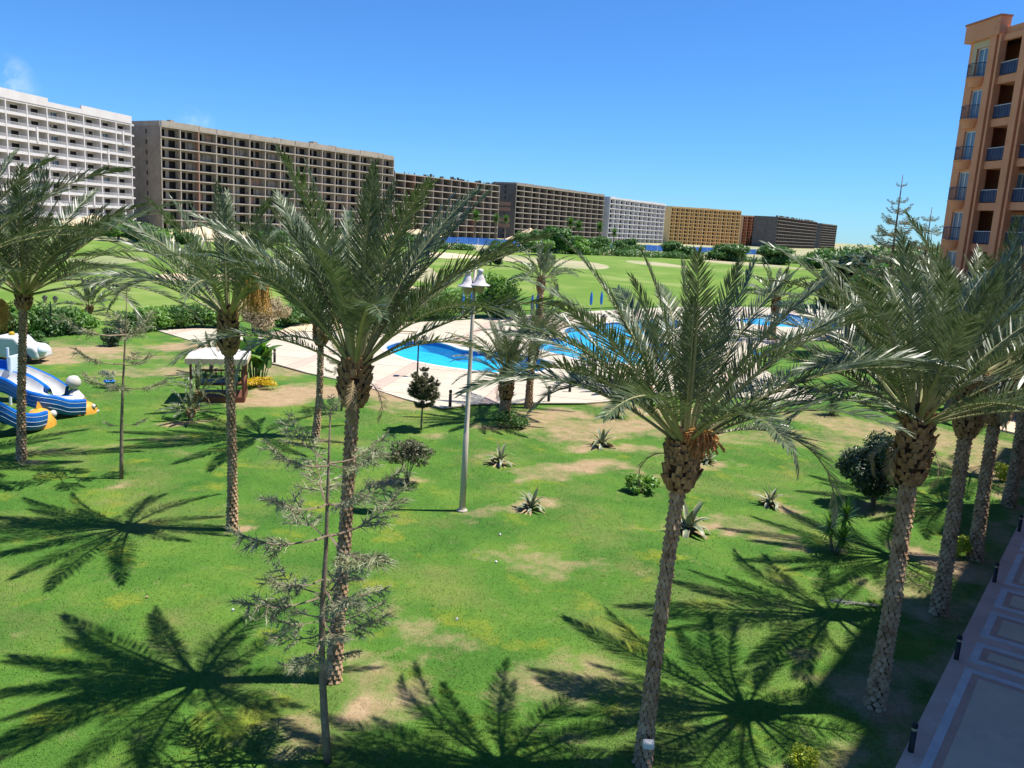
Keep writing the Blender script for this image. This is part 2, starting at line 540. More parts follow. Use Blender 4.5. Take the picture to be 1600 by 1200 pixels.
def make_water():
    m, n, l, b = newmat('pool_water')
    n.remove(b)
    out = n['Material Output']
    tr = n.new('ShaderNodeBsdfTransparent')
    tr.inputs[0].default_value = (0.62, 0.93, 0.99, 1)
    gl = N(n, 'ShaderNodeBsdfGlossy', Roughness=0.03)
    fr = N(n, 'ShaderNodeFresnel', IOR=1.22)
    geo = n.new('ShaderNodeNewGeometry')
    nz = N(n, 'ShaderNodeTexNoise', Scale=2.2, Detail=4.0)
    l.new(geo.outputs['Position'], nz.inputs['Vector'])
    bp = N(n, 'ShaderNodeBump', Strength=0.6, Distance=0.06)
    l.new(nz.outputs['Fac'], bp.inputs['Height'])
    l.new(bp.outputs[0], gl.inputs['Normal'])
    l.new(bp.outputs[0], fr.inputs['Normal'])
    mx = n.new('ShaderNodeMixShader')
    l.new(fr.outputs[0], mx.inputs[0])
    l.new(tr.outputs[0], mx.inputs[1])
    l.new(gl.outputs[0], mx.inputs[2])
    l.new(mx.outputs[0], out.inputs['Surface'])
    return m


M['water'] = make_water()
M['basin'] = mat('pool_basin', (0.03, 0.46, 0.70), (0.05, 0.54, 0.78), rough=0.6, scale=1.2, detail=6)


def make_tile_band():
    m, n, l, b = newmat('pool_tile_band')
    geo = n.new('ShaderNodeNewGeometry')
    bt = N(n, 'ShaderNodeTexVoronoi', Scale=3.2)
    l.new(geo.outputs['Position'], bt.inputs['Vector'])
    rp = n.new('ShaderNodeValToRGB')
    rp.color_ramp.elements[0].color = (0.012, 0.04, 0.20, 1)
    rp.color_ramp.elements[1].color = (0.04, 0.12, 0.38, 1)
    l.new(bt.outputs['Color'], rp.inputs[0])
    l.new(rp.outputs[0], b.inputs['Base Color'])
    b.inputs['Roughness'].default_value = 0.25
    return m


M['tile_band'] = make_tile_band()
# ------------------------------------------------------------------ outlines of the setting (metres)
def gpoly(px):
    return [(G(*p).x, G(*p).y) for p in px]


KIDS = catmull(gpoly([(603, 544), (614, 538), (630, 534.5), (655, 533), (680, 535.5), (700, 540), (720, 547), (740, 549.5), (765, 550.5), (795, 553), (821, 557), (846, 562.5), (860, 568), (862, 573), (850, 579.5), (828, 583.5), (799, 584.5), (765, 583), (731, 579), (697, 574.5), (666, 569), (637, 562.5), (614, 553.5)]), 4)
LAGOON = catmull(gpoly([(826, 539), (850, 530), (876, 529), (888, 525), (882, 518), (894, 511), (930, 509), (948, 505), (984, 503), (1031, 498), (1062, 503), (1050, 516), (1020, 523), (996, 526), (1002, 532), (1034, 536), (1056, 546), (1052, 560), (1030, 567), (1005, 570), (975, 569), (934, 567), (905, 563), (874, 555), (846, 548)]), 4)
FARPOOL = catmull(gpoly([(1150, 500), (1175, 497), (1200, 493), (1225, 489.5), (1256, 496), (1285, 501), (1312, 504), (1345, 508), (1352, 514), (1322, 517.5), (1296, 515.5), (1250, 513), (1200, 510), (1168, 506)]), 4)
DECK = gpoly([(245, 517), (300, 514.5), (350, 514), (385, 517), (440, 520), (500, 520), (540, 508), (605, 505), (652, 504), (711, 502), (780, 497), (860, 490), (960, 485), (1060, 480), (1160, 480), (1260, 483), (1340, 489), (1400, 498), (1412, 520), (1350, 529), (1260, 533), (1205, 538), (1178, 548), (1176, 562), (1195, 580), (1225, 596), (1255, 608), (1284, 631),
              (1211, 625), (1110, 619), (1040, 622), (975, 627), (914, 631), (844, 631), (787, 632), (738, 633), (693, 639), (666, 633), (630, 624), (583, 609), (532, 595), (480, 584), (435, 571), (405, 565), (350, 549), (307, 536)])
POOLS = (KIDS, LAGOON, FARPOOL)

B0 = Vector((7.44, 13.55, 0))
TU = Vector((0.5978, 0.8016, 0))
TN = Vector((0.8016, -0.5978, 0))


def terr(al, off, z=0.0):
    p = B0 + TU * al + TN * off
    return Vector((p.x, p.y, z))


# bare and dried-out spots of the lawn: photo centre, half-width, half-height, strength
DRY = [(915, 728, 62, 10, .85), (985, 738, 36, 6, .5), (815, 746, 42, 6, .6), (870, 742, 50, 8, .6), (850, 868, 60, 13, .5), (780, 875, 30, 8, .5), (890, 1085, 95, 45, .48), (845, 1105, 60, 25, .45), (565, 1070, 60, 45, .55), (500, 1130, 40, 25, .5), (690, 985, 60, 18, .4),
       (865, 648, 40, 14, .8), (880, 672, 60, 14, .7), (985, 662, 50, 13, .8), (1040, 676, 100, 9, .5), (1020, 640, 70, 8, .75), (1150, 682, 100, 7, .4), (1250, 688, 110, 11, .4), (1370, 672, 80, 14, .65), (1330, 700, 60, 11, .45), (1480, 690, 90, 18, .6), (1290, 655, 60, 8, .6),
       (425, 622, 55, 10, 1.1), (500, 612, 60, 12, 1.0), (580, 616, 45, 10, .9), (640, 632, 40, 8, .6), (455, 578, 70, 8, .6), (120, 547, 70, 7, .95), (60, 560, 60, 6, .9), (190, 556, 60, 5, .6), (290, 541, 40, 6, .9), (280, 580, 40, 9, .7), (210, 580, 60, 5, .5), (120, 545, 120, 10, .4),
       (722, 796, 20, 6, 1.2), (780, 800, 35, 8, .5), (640, 760, 24, 6, .9), (830, 797, 22, 6, 1.0), (782, 722, 22, 5, .9), (940, 698, 30, 5, .9), (1080, 827, 34, 9, 1.0), (1203, 788, 26, 7, 1.0), (1105, 720, 22, 6, .9), (1200, 830, 45, 14, .45), (1000, 705, 40, 6, .5), (1060, 820, 60, 10, .4),
       (1365, 1104, 30, 13, 1.15), (1360, 1140, 45, 25, .5), (1300, 1060, 30, 20, .4), (1465, 958, 25, 10, .9), (1500, 880, 40, 14, 1.0), (1440, 930, 60, 20, .45), (1560, 740, 45, 25, .7), (1300, 862, 22, 8, .8), (363, 826, 20, 8, 1.1), (493, 684, 16, 5, 1.0), (33, 720, 20, 7, 1.1), (190, 748, 14, 4, .8), (520, 1064, 30, 13, 1.1), (1004, 1190, 40, 16, 1.1), (510, 1188, 25, 10, .9), (660, 675, 14, 4, .6), (795, 660, 35, 8, .8), (1365, 795, 60, 12, .5), (300, 655, 20, 5, .8), (270, 690, 60, 10, .25), (100, 700, 60, 12, .3)]
_dry = []
for (px, py, rx, ry, s_) in DRY:
    c = G(px, py)
    ex = G(px + rx, py) - c
    ey = (G(px, py - ry) - G(px, py + ry)) * 0.5
    _dry.append((c.x, c.y, ex.length, ey.length, s_))


def dryness(X, Y):
    d = np.zeros(X.shape)
    X, Y = X + .55 * np.sin(1.3 * Y + .7 * X) + .3 * np.sin(3.1 * X + 1.9 * Y) + .15 * np.sin(6.7 * X - 5.3 * Y), Y + .6 * np.sin(1.1 * X - .6 * Y) + .3 * np.sin(2.7 * Y + 2.3 * X) + .15 * np.sin(7.1 * Y + 4.3 * X)
    for (cx, cy, a, b, s_) in _dry:
        q = ((X - cx) / a) ** 2 + ((Y - cy) / b) ** 2
        d = np.maximum(d, s_ * np.clip(1.3 - q * 0.62, 0, 1))
    al = (X - B0.x) * TU.x + (Y - B0.y) * TU.y
    off = (X - B0.x) * TN.x + (Y - B0.y) * TN.y
    strip = np.clip(1 - np.abs(off + 0.35) / 1.0, 0, 1) * .62 * (al < 40)
    return np.maximum(d, strip)


# ------------------------------------------------------------------ ground, lawn
CX0, CX1, CY0, CY1 = -80.0, 88.0, -14.0, 120.0
g = MB()
BIG = 9000.0
for (x0, x1, y0, y1) in ((-BIG, BIG, CY1, BIG), (-BIG, BIG, -BIG, CY0), (-BIG, CX0, CY0, CY1), (CX1, BIG, CY0, CY1)):
    g.add([(x0, y0, 0), (x1, y0, 0), (x1, y1, 0), (x0, y1, 0)], [(0, 1, 2, 3)])
tag(g.build('ground', M['ground']), kind='structure')

st = 0.5
nx, ny = int((CX1 - CX0) / st) + 1, int((CY1 - CY0) / st) + 1
xs, ys = np.linspace(CX0, CX1, nx), np.linspace(CY0, CY1, ny)
XX, YY = np.meshgrid(xs, ys)
ZZ = 0.035 * np.sin(XX * 0.31 + 1.3) * np.sin(YY * 0.27) + 0.02 * np.sin(XX * 0.9 + YY * 0.5)
edge = np.minimum(np.minimum(XX - CX0, CX1 - XX), np.minimum(YY - CY0, CY1 - YY))
ZZ = ZZ * np.clip(edge / 3, 0, 1) - 0.02
V = np.stack([XX, YY, ZZ], -1).reshape(-1, 3)
ii = np.arange(nx * ny).reshape(ny, nx)
F = np.stack([ii[:-1, :-1], ii[:-1, 1:], ii[1:, 1:], ii[1:, :-1]], -1).reshape(-1, 4)
fc = V[F].mean(1)
keep = np.ones(len(F), bool)
for P in POOLS:
    Q = offset_poly(P, 0.6)
    keep &= ~inside_np(Q, fc[:, 0], fc[:, 1])
lawn_me = np_mesh('lawn', V, F[keep], M['lawn'], smooth=True)
at = lawn_me.attributes.new('dry', 'FLOAT', 'POINT')
at.data.foreach_set('value', dryness(V[:, 0], V[:, 1]).astype(np.float32))
tag(inst('lawn', lawn_me), kind='structure')


def lawn_z(x, y):
    return 0.035 * math.sin(x * 0.31 + 1.3) * math.sin(y * 0.27) + 0.02 * math.sin(x * 0.9 + y * 0.5) - 0.02


# turf blades where the lawn is near enough to show its grain
def turf():
    n0 = 620000
    Y = 11.0 + (nr.random(n0) ** 1.6) * 32.0
    X = (nr.random(n0) * 1.36 - 0.68) * Y
    off = (X - B0.x) * TN.x + (Y - B0.y) * TN.y
    d = dryness(X, Y)
    k = (off < -0.1) & (nr.random(n0) > d * 0.7)
    for P in (DECK,):
        k &= ~inside_np(P, X, Y)
    X, Y, d = X[k], Y[k], d[k]
    n = len(X)
    z = 0.035 * np.sin(X * 0.31 + 1.3) * np.sin(Y * 0.27) + 0.02 * np.sin(X * 0.9 + Y * 0.5) - 0.024
    base = np.stack([X, Y, z], -1)
    a = nr.random(n) * 2 * np.pi
    hgt = (0.010 + 0.020 * nr.random(n)) * (1 - 0.4 * d)
    w = (0.006 + 0.006 * nr.random(n)) * (0.7 + Y / 30)
    lean = (nr.random((n, 2)) - 0.5) * 2 * hgt[:, None] * 0.9
    side = np.stack([np.cos(a), np.sin(a), np.zeros(n)], -1) * w[:, None]
    tip = base + np.stack([lean[:, 0], lean[:, 1], hgt], -1)
    V = np.empty((n, 3, 3))
    V[:, 0] = base - side
    V[:, 1] = base + side
    V[:, 2] = tip
    F = np.arange(n * 3).reshape(n, 3)
    me = np_mesh('grass', V.reshape(-1, 3), F, M['blades'])
    a1 = me.attributes.new('dry', 'FLOAT', 'POINT')
    a1.data.foreach_set('value', np.repeat(d, 3).astype(np.float32))
    a2 = me.attributes.new('tint', 'FLOAT', 'POINT')
    t = np.repeat(0.84 + 0.42 * nr.random(n), 3)
    a2.data.foreach_set('value', t.astype(np.float32))
    o = inst('grass', me)
    tag(o, 'short green turf covering the garden lawn between the palms', 'grass', kind='stuff')


turf()

# ------------------------------------------------------------------ pool deck, slab by slab
DA = R(-9.0)
du, dv = Vector((math.cos(DA), math.sin(DA), 0)), Vector((-math.sin(DA), math.cos(DA), 0))


def deck_base():
    bm = bmesh.new()
    loops = [DECK] + [offset_poly(P, 0.42) for P in POOLS]
    for lp in loops:
        vs_ = [bm.verts.new((x, y, 0)) for x, y in lp]
        for i in range(len(vs_)):
            bm.edges.new((vs_[i - 1], vs_[i]))
    bmesh.ops.triangle_fill(bm, use_beauty=True, edges=bm.edges[:], normal=(0, 0, 1))
    holes = loops[1:]
    bad = [f for f in bm.faces if any(inside(h, *f.calc_center_median()[:2]) for h in holes) or not inside(DECK, *f.calc_center_median()[:2])]
    if bad:
        bmesh.ops.delete(bm, geom=bad, context='FACES')
    for f in bm.faces:
        if f.normal.z < 0:
            f.normal_flip()
    return bm


db = deck_base()
me = bpy.data.meshes.new('pool_deck')
b2 = db.copy()
for v in b2.verts:
    v.co.z = 0.045
b2.to_mesh(me)
b2.free()
me.materials.append(M['deck_joint'])
deck = tag(inst('pool_deck', me), kind='structure')


def clip(bm, a0, a1, c0, c1):
    b = bm.copy()
    for co, no in ((du * a0, -du), (du * a1, du), (dv * c0, -dv), (dv * c1, dv)):
        if not b.faces:
            break
        bmesh.ops.bisect_plane(b, geom=b.verts[:] + b.edges[:] + b.faces[:], dist=1e-5, plane_co=co, plane_no=no, clear_outer=True)
    return b


def slab(a0, a1, c0, c1, material, name):
    b = clip(db, a0, a1, c0, c1)
    ar = sum(f.calc_area() for f in b.faces) if b.faces else 0
    if ar < 0.03:
        b.free()
        return
    bmesh.ops.dissolve_limit(b, angle_limit=0.02, verts=b.verts[:], edges=b.edges[:])
    ex = bmesh.ops.extrude_face_region(b, geom=b.faces[:])
    dz = 0.062 + rng.uniform(-.002, .002)
    for e in ex['geom']:
        if isinstance(e, bmesh.types.BMVert):
            e.co.z += dz
    bmesh.ops.recalc_face_normals(b, faces=b.faces[:])
    m_ = bpy.data.meshes.new(name)
    b.to_mesh(m_)
    b.free()
    m_.materials.append(material)
    inst(name, m_, deck)


pu = [Vector((x, y, 0)).dot(du) for x, y in DECK]
pv = [Vector((x, y, 0)).dot(dv) for x, y in DECK]
BANDW, BAY, ROW, JT = 0.75, 5.6, 2.5, 0.045
a = math.floor(min(pu) / (BAY + BANDW)) * (BAY + BANDW) - 0.85
while a < max(pu):
    c = min(pv)
    while c < max(pv):
        slab(a + JT / 2, a + BAY - JT / 2, c + JT / 2, c + ROW - JT / 2, M['deck'], 'paving_slab')
        c += ROW
    slab(a + BAY + .01, a + BAY + BANDW - .01, min(pv) - 1, max(pv) + 1, M['deck_pink'], 'paving_band')
    a += BAY + BANDW
db.free()


# ------------------------------------------------------------------ pools
def ring(mb, p_out, z_out, p_in, z_in, mi=0):
    n = len(p_out)
    b = [(x, y, z_out) for x, y in p_out] + [(x, y, z_in) for x, y in p_in]
    mb.add(b, [(i, (i + 1) % n, n + (i + 1) % n, n + i) for i in range(n)], mi)


def pool(poly, depth, wl_, name, label):
    root = empty(name, (0, 0, 0))
    tag(root, label, 'pool')
    cop = MB()
    o = offset_poly(poly, 0.44)
    ring(cop, o, 0.02, o, 0.078)
    ring(cop, o, 0.078, poly, 0.078)
    ring(cop, poly, 0.078, poly, 0.0)
    cop.build('coping', M['coping'], root)
    tb = MB()
    q = offset_poly(poly, 0.03)
    ring(tb, q, 0.02, q, wl_ - 0.12)
    tb.build('tile_band', M['tile_band'], root)
    bs = MB()
    ring(bs, q, wl_ - 0.12, offset_poly(poly, -0.25), -depth)
    bs.build('basin_wall', M['basin'], root)
    for nm, pl, z, mt in (('basin_floor', offset_poly(poly, -0.25), -depth, M['basin']), ('water', offset_poly(poly, 0.025), wl_, M['water'])):
        bm = bmesh.new()
        vs_ = [bm.verts.new((x, y, z)) for x, y in pl]
        bm.faces.new(vs_)
        bmesh.ops.triangulate(bm, faces=bm.faces[:])
        for f in bm.faces:
            if f.normal.z < 0:
                f.normal_flip()
        m_ = bpy.data.meshes.new(nm)
        bm.to_mesh(m_)
        bm.free()
        m_.materials.append(mt)
        inst(nm, m_, root)


pool(KIDS, 0.75, -0.16, 'swimming_pool', 'small kidney-shaped blue pool with dark tile rim on the pale deck')
pool(LAGOON, 1.3, -0.06, 'swimming_pool', 'large free-form blue pool behind the small kidney-shaped pool')
pool(FARPOOL, 1.3, -0.06, 'swimming_pool', 'far narrow blue pool seen between palm fronds at the right')

# ------------------------------------------------------------------ terrace beside the wing
t = MB()
pts = [terr(-16, 0), terr(46, 0), terr(46, 7.3), terr(-16, 7.3)]
t.add([(p.x, p.y, z) for z in (-0.05, 0.12) for p in pts], [(4, 7, 6, 5), (0, 1, 5, 4), (1, 2, 6, 5), (2, 3, 7, 6), (3, 0, 4, 7)])
terrace = tag(t.build('terrace', M['terr_base']), kind='structure')


def tpanel(al0, al1, o0, o1, z0, z1, mt, name):
    p = [terr(al0, o0), terr(al1, o0), terr(al1, o1), terr(al0, o1)]
    b = MB()
    b.add([(q.x, q.y, z) for z in (z0, z1) for q in p], [(4, 7, 6, 5), (0, 1, 5, 4), (1, 2, 6, 5), (2, 3, 7, 6), (3, 0, 4, 7)])
    return b.build(name, mt, terrace)


def tframe(al0, al1, o0, o1, w, z0, z1, mt, name):
    tpanel(al0, al1, o0, o0 + w, z0, z1, mt, name)
    tpanel(al0, al1, o1 - w, o1, z0, z1, mt, name)
    tpanel(al0, al0 + w * 1.2, o0 + w, o1 - w, z0, z1 - .0005, mt, name)
    tpanel(al1 - w * 1.2, al1, o0 + w, o1 - w, z0, z1 - .0005, mt, name)


frames = [(-15, -9), (-8.5, -7.4), (-7.0, -5.2), (-4.8, -3.0), (-2.6, 4.15), (4.5, 5.65), (6.05, 7.8), (8.15, 9.7), (10.05, 13.0), (13.4, 14.6), (15, 16.8), (17.2, 18.8), (19.2, 23.5), (24, 25.2), (25.6, 27.4), (27.8, 33), (33.4, 39), (39.4, 45.5)]
for (q0, q1) in frames:
    big = q1 - q0 > 2.5
    tframe(q0, q1, 0.33, 6.6, 0.16, 0.118, 0.127, M['terr_grey'], 'grey_border')
    tframe(q0 + .192, q1 - .192, 0.49, 6.44, 0.14, 0.118, 0.124, M['terr_pink'], 'pink_border')
    o0 = 0.63
    while o0 < 6.25:
        o1 = min(o0 + 1.885, 6.3)
        tpanel(q0 + .37, q1 - .37, o0 + .006, o1 - .006, 0.118, 0.1255, M['terr_tan'], 'paving_panel')
        o0 = o1
    if not big:
        continue

# ------------------------------------------------------------------ golf course with bunkers
xs, ys = np.linspace(-170, 210, 120), np.linspace(0, 1, 60)
left = [(-170, 64), (-60, 62), (-30, 62), (-24, 64), (-14, 78), (-4, 84), (14, 100), (40, 118), (70, 122), (210, 136)]
lx = np.interp(xs, [p[0] for p in left], [p[1] for p in left])
XX = np.repeat(xs[None, :], 60, 0)
YY = lx[None, :] + (272 + XX * 0.5 - lx[None, :]) * ys[:, None]


def golf_h(X, Y, e):
    return (0.04 + np.clip(e * 8, 0, 1) * (0.25 + 0.55 * np.sin(X * 0.055 + 0.6) * np.sin(Y * 0.045 + 1) + 0.3 * np.sin(X * 0.12 + Y * 0.05)))


EE = np.minimum(ys, 1 - ys)[:, None] + 0 * XX
ZZ = golf_h(XX, YY, EE)
ii = np.arange(60 * 120).reshape(60, 120)
F = np.stack([ii[:-1, :-1], ii[:-1, 1:], ii[1:, 1:], ii[1:, :-1]], -1).reshape(-1, 4)
tag(inst('golf_course', np_mesh('golf_course', np.stack([XX, YY, ZZ], -1).reshape(-1, 3), F, M['golf'], smooth=True)), kind='structure')


def golf_z(x, y):
    lo = np.interp(x, [p[0] for p in left], [p[1] for p in left])
    e = (y - lo) / (272 + x * 0.5 - lo)
    return float(golf_h(np.array(x), np.array(y), min(max(e, 0), max(1 - e, 0))))


def bunker(pxs):
    pl = catmull([(p.x, p.y) for p in (G(x, y, 0.6) for x, y in pxs)], 4)
    n = len(pl)
    cx, cy = sum(p[0] for p in pl) / n, sum(p[1] for p in pl) / n
    m_ = MB()
    V, F = [], []
    for k, s_ in enumerate((1.0, 0.8, 0.5, 0.2)):
        for (x, y) in pl:
            X, Y = cx + (x - cx) * s_, cy + (y - cy) * s_
            V.append((X, Y, golf_z(X, Y) + (0.05, 0.10, 0.12, 0.12)[k]))
    V.append((cx, cy, golf_z(cx, cy) + 0.12))
    for k in range(3):
        F += [(k * n + i, k * n + (i + 1) % n, (k + 1) * n + (i + 1) % n, (k + 1) * n + i) for i in range(n)]
    F += [(3 * n + i, 3 * n + (i + 1) % n, 4 * n) for i in range(n)]
    m_.add(V, F)
    tag(m_.build('sand_bunker', M['sand'], smooth=True), kind='structure')


bunker([(243, 433), (270, 429), (330, 432), (390, 437), (432, 441), (400, 445), (330, 444), (270, 441)])
bunker([(560, 447), (620, 441), (690, 448), (722, 455), (690, 460), (630, 460), (580, 457)])
bunker([(660, 398), (700, 396), (750, 399), (760, 402), (700, 404)])
# sandy verge between the deck and the golf course
vg = MB()
vp = gpoly([(430, 521), (470, 507), (520, 504), (560, 506), (540, 513), (505, 519)])
vg.add([(x, y, 0.11) for x, y in vp] + [(x, y, -.05) for x, y in vp], [tuple(range(6))] + [(i, (i + 1) % 6, 6 + (i + 1) % 6, 6 + i) for i in range(6)])
tag(vg.build('sand_verge', M['sand']), kind='structure')
# ------------------------------------------------------------------ far apartment blocks
def frame_of(name, A, B, label):
    A, B = Vector((*A, 0)), Vector((*B, 0))
    d = B - A
    root = empty(name, A, label, 'building', rz=math.atan2(d.y, d.x))
    return root, d.length


def wall_holes(mb, x0, x1, y, z0, z1, holes, thick=0.25, mi=0):
    """wall slab in the plane y with rectangular holes (hx0,hx1,hz0,hz1), all holes sharing one height band"""
    hs = sorted(holes)
    if not hs:
        mb.box(x0, x1, y, y + thick, z0, z1, mi)
        return
    a = x0
    for (h0, h1, b0, b1) in hs:
        if h0 - a > 0.01:
            mb.box(a, h0, y, y + thick, z0, z1, mi)
        if b0 - z0 > 0.01:
            mb.box(h0, h1, y, y + thick, z0, b0, mi)
        if z1 - b1 > 0.01:
            mb.box(h0, h1, y, y + thick, b1, z1, mi)
        a = h1
    if x1 - a > 0.01:
        mb.box(a, x1, y, y + thick, z0, z1, mi)


def window_mesh(w, h, deep, mats, mullion=True):
    """frame + dark recess, origin at lower left front corner of the opening"""
    m = MB()
    m.add([(0, deep, 0), (w, deep, 0), (w, deep, h), (0, deep, h)], [(0, 3, 2, 1)], 0)
    for (a, b) in (((0, 0, 0), (w, 0, 0)), ((w, 0, 0), (w, 0, h)), ((w, 0, h), (0, 0, h)), ((0, 0, h), (0, 0, 0))):
        m.add([a, b, (b[0], deep, b[2]), (a[0], deep, a[2])], [(0, 1, 2, 3)], 0)
    if mullion:
        m.box(w * .47, w * .53, deep - .12, deep - .06, 0, h, 1)
        m.box(0, w, deep - .13, deep - .07, 0, .08, 1)
    return m.mesh('window', mats)


# ---- white block at the left: pillars, slabs, deep balconies with railings
def white_block():
    A, B = (-151.5, 190.0), (-135.2, 294.0)
    root, L = frame_of('apartment_block', A, B, 'tall white apartment block with rows of balconies at the far left')
    FL, fh, nb = 10, 3.5, 13
    H = FL * fh
    bw = L / nb
    rec, dep = 2.0, 15.0
    rnd = random.Random(3)
    win = [window_mesh(2.1, 2.3, .5, [M['void'], M['rail_white']], False), window_mesh(2.9, 2.0, .5, [M['void'], M['rail_white']], False)]
    wglazed = [window_mesh(2.1, 2.3, .5, [M['glass'], M['slide_white']]), window_mesh(2.9, 2.0, .5, [M['glass'], M['slide_white']])]  # glazed panes with white frames, for a random few openings
    for k in range(FL):
        z = k * fh
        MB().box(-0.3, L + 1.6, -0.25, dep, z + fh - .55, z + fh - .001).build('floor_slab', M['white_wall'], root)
        wl_ = MB()
        holes, spots = [], []
        for b in range(nb):
            for q, (ox, wi) in enumerate(((.9, 0), (bw - 3.8, 1))):
                w_, h_, zb = (2.1, 2.3, .05) if wi == 0 else (2.9, 2.0, .40)
                holes.append((b * bw + ox, b * bw + ox + w_, z + zb, z + zb + h_))
                spots.append((b * bw + ox, z + zb, wi))
        wall_holes(wl_, 0, L, rec, z, z + fh - .555, holes)
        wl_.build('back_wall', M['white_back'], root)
        for (x, zz, wi) in spots:
            if x < 40:
                continue
            glazed = rnd.random() < .14
            inst('window', (wglazed if glazed else win)[wi], root, (x, rec + .012, zz))
        rl = MB()
        if k > 0:
            rl.box(0, L, -.2, -.12, z + 1.0, z + 1.07)
            for i in range(int((L - 38) / .34)):
                x = 38 + i * .34
                rl.box(x, x + .1, -.18, -.14, z + .0, z + 1.0)
            rl.box(38, L, -.19, -.165, z, z + .28)
            rl.build('balcony_railing', M['rail_white'], root)
    for b in range(nb + 1):
        x = b * bw
        MB().box(x - .22 if b else 0, x + .22, -.32, rec - .003, 0, H).build('pillar', M['white_wall'], root)
    # framed double-height balcony surrounds that break up the grid
    for (b, k) in ((7, 7), (9, 4), (11, 6), (10, 2), (12, 1), (8, 1), (12, 8), (6, 4)):
        x = b * bw
        m = MB()
        m.box(x - .35 + bw * .45, x + .35 + bw * .45, -.45, rec - .01, k * fh, k * fh + fh * 1.2)
        m.box(x + .36 + bw * .45, x + bw, -.45, -.26, k * fh + fh - .5, k * fh + fh + .1)
        m.build('balcony_surround', M['white_wall'], root)
    # end bay: corner balconies
    MB().box(L + .23, L + 3.2, rec + 3.2, dep, 0, H - .6).build('end_wall', M['white_back'], root)
    for k in range(FL):
        MB().box(L + 1.61, L + 3.4, .8, rec + 3.19, k * fh + fh - .5, k * fh + fh - .05).build('corner_balcony', M['white_wall'], root)
    MB().box(0, L, dep - .3, dep - .002, 0, H - .6).build('rear_wall', M['white_back'], root)
    pr = MB()
    pr.box(-.35, L * .62, -.4, .1, H, H + 2.4)
    pr.box(L * .62, L * .76, -.38, .08, H, H + 1.4)
    pr.box(L * .76, L + .4, -.4, .1, H, H + 2.5)
    pr.box(L + .05, L + .4, .101, dep, H, H + 2.5)
    pr.box(-.35, L + .049, dep - .3, dep, H, H + 2.3)
    pr.build('parapet', M['white_wall'], root)
    MB().box(L * .5, L * .56, 5, 9, H, H + 3.4).build('roof_room', M['white_wall'], root)
    # air-conditioning boxes
    for (b, k) in ((9, 9), (9, 8), (10, 8), (8, 8), (11, 5)):
        MB().box(b * bw + bw * .48, b * bw + bw * .48 + .9, rec - .45, rec - .02, k * fh + 1.5, k * fh + 2.2).build('air_conditioner', M['concrete_light'], root)


white_block()


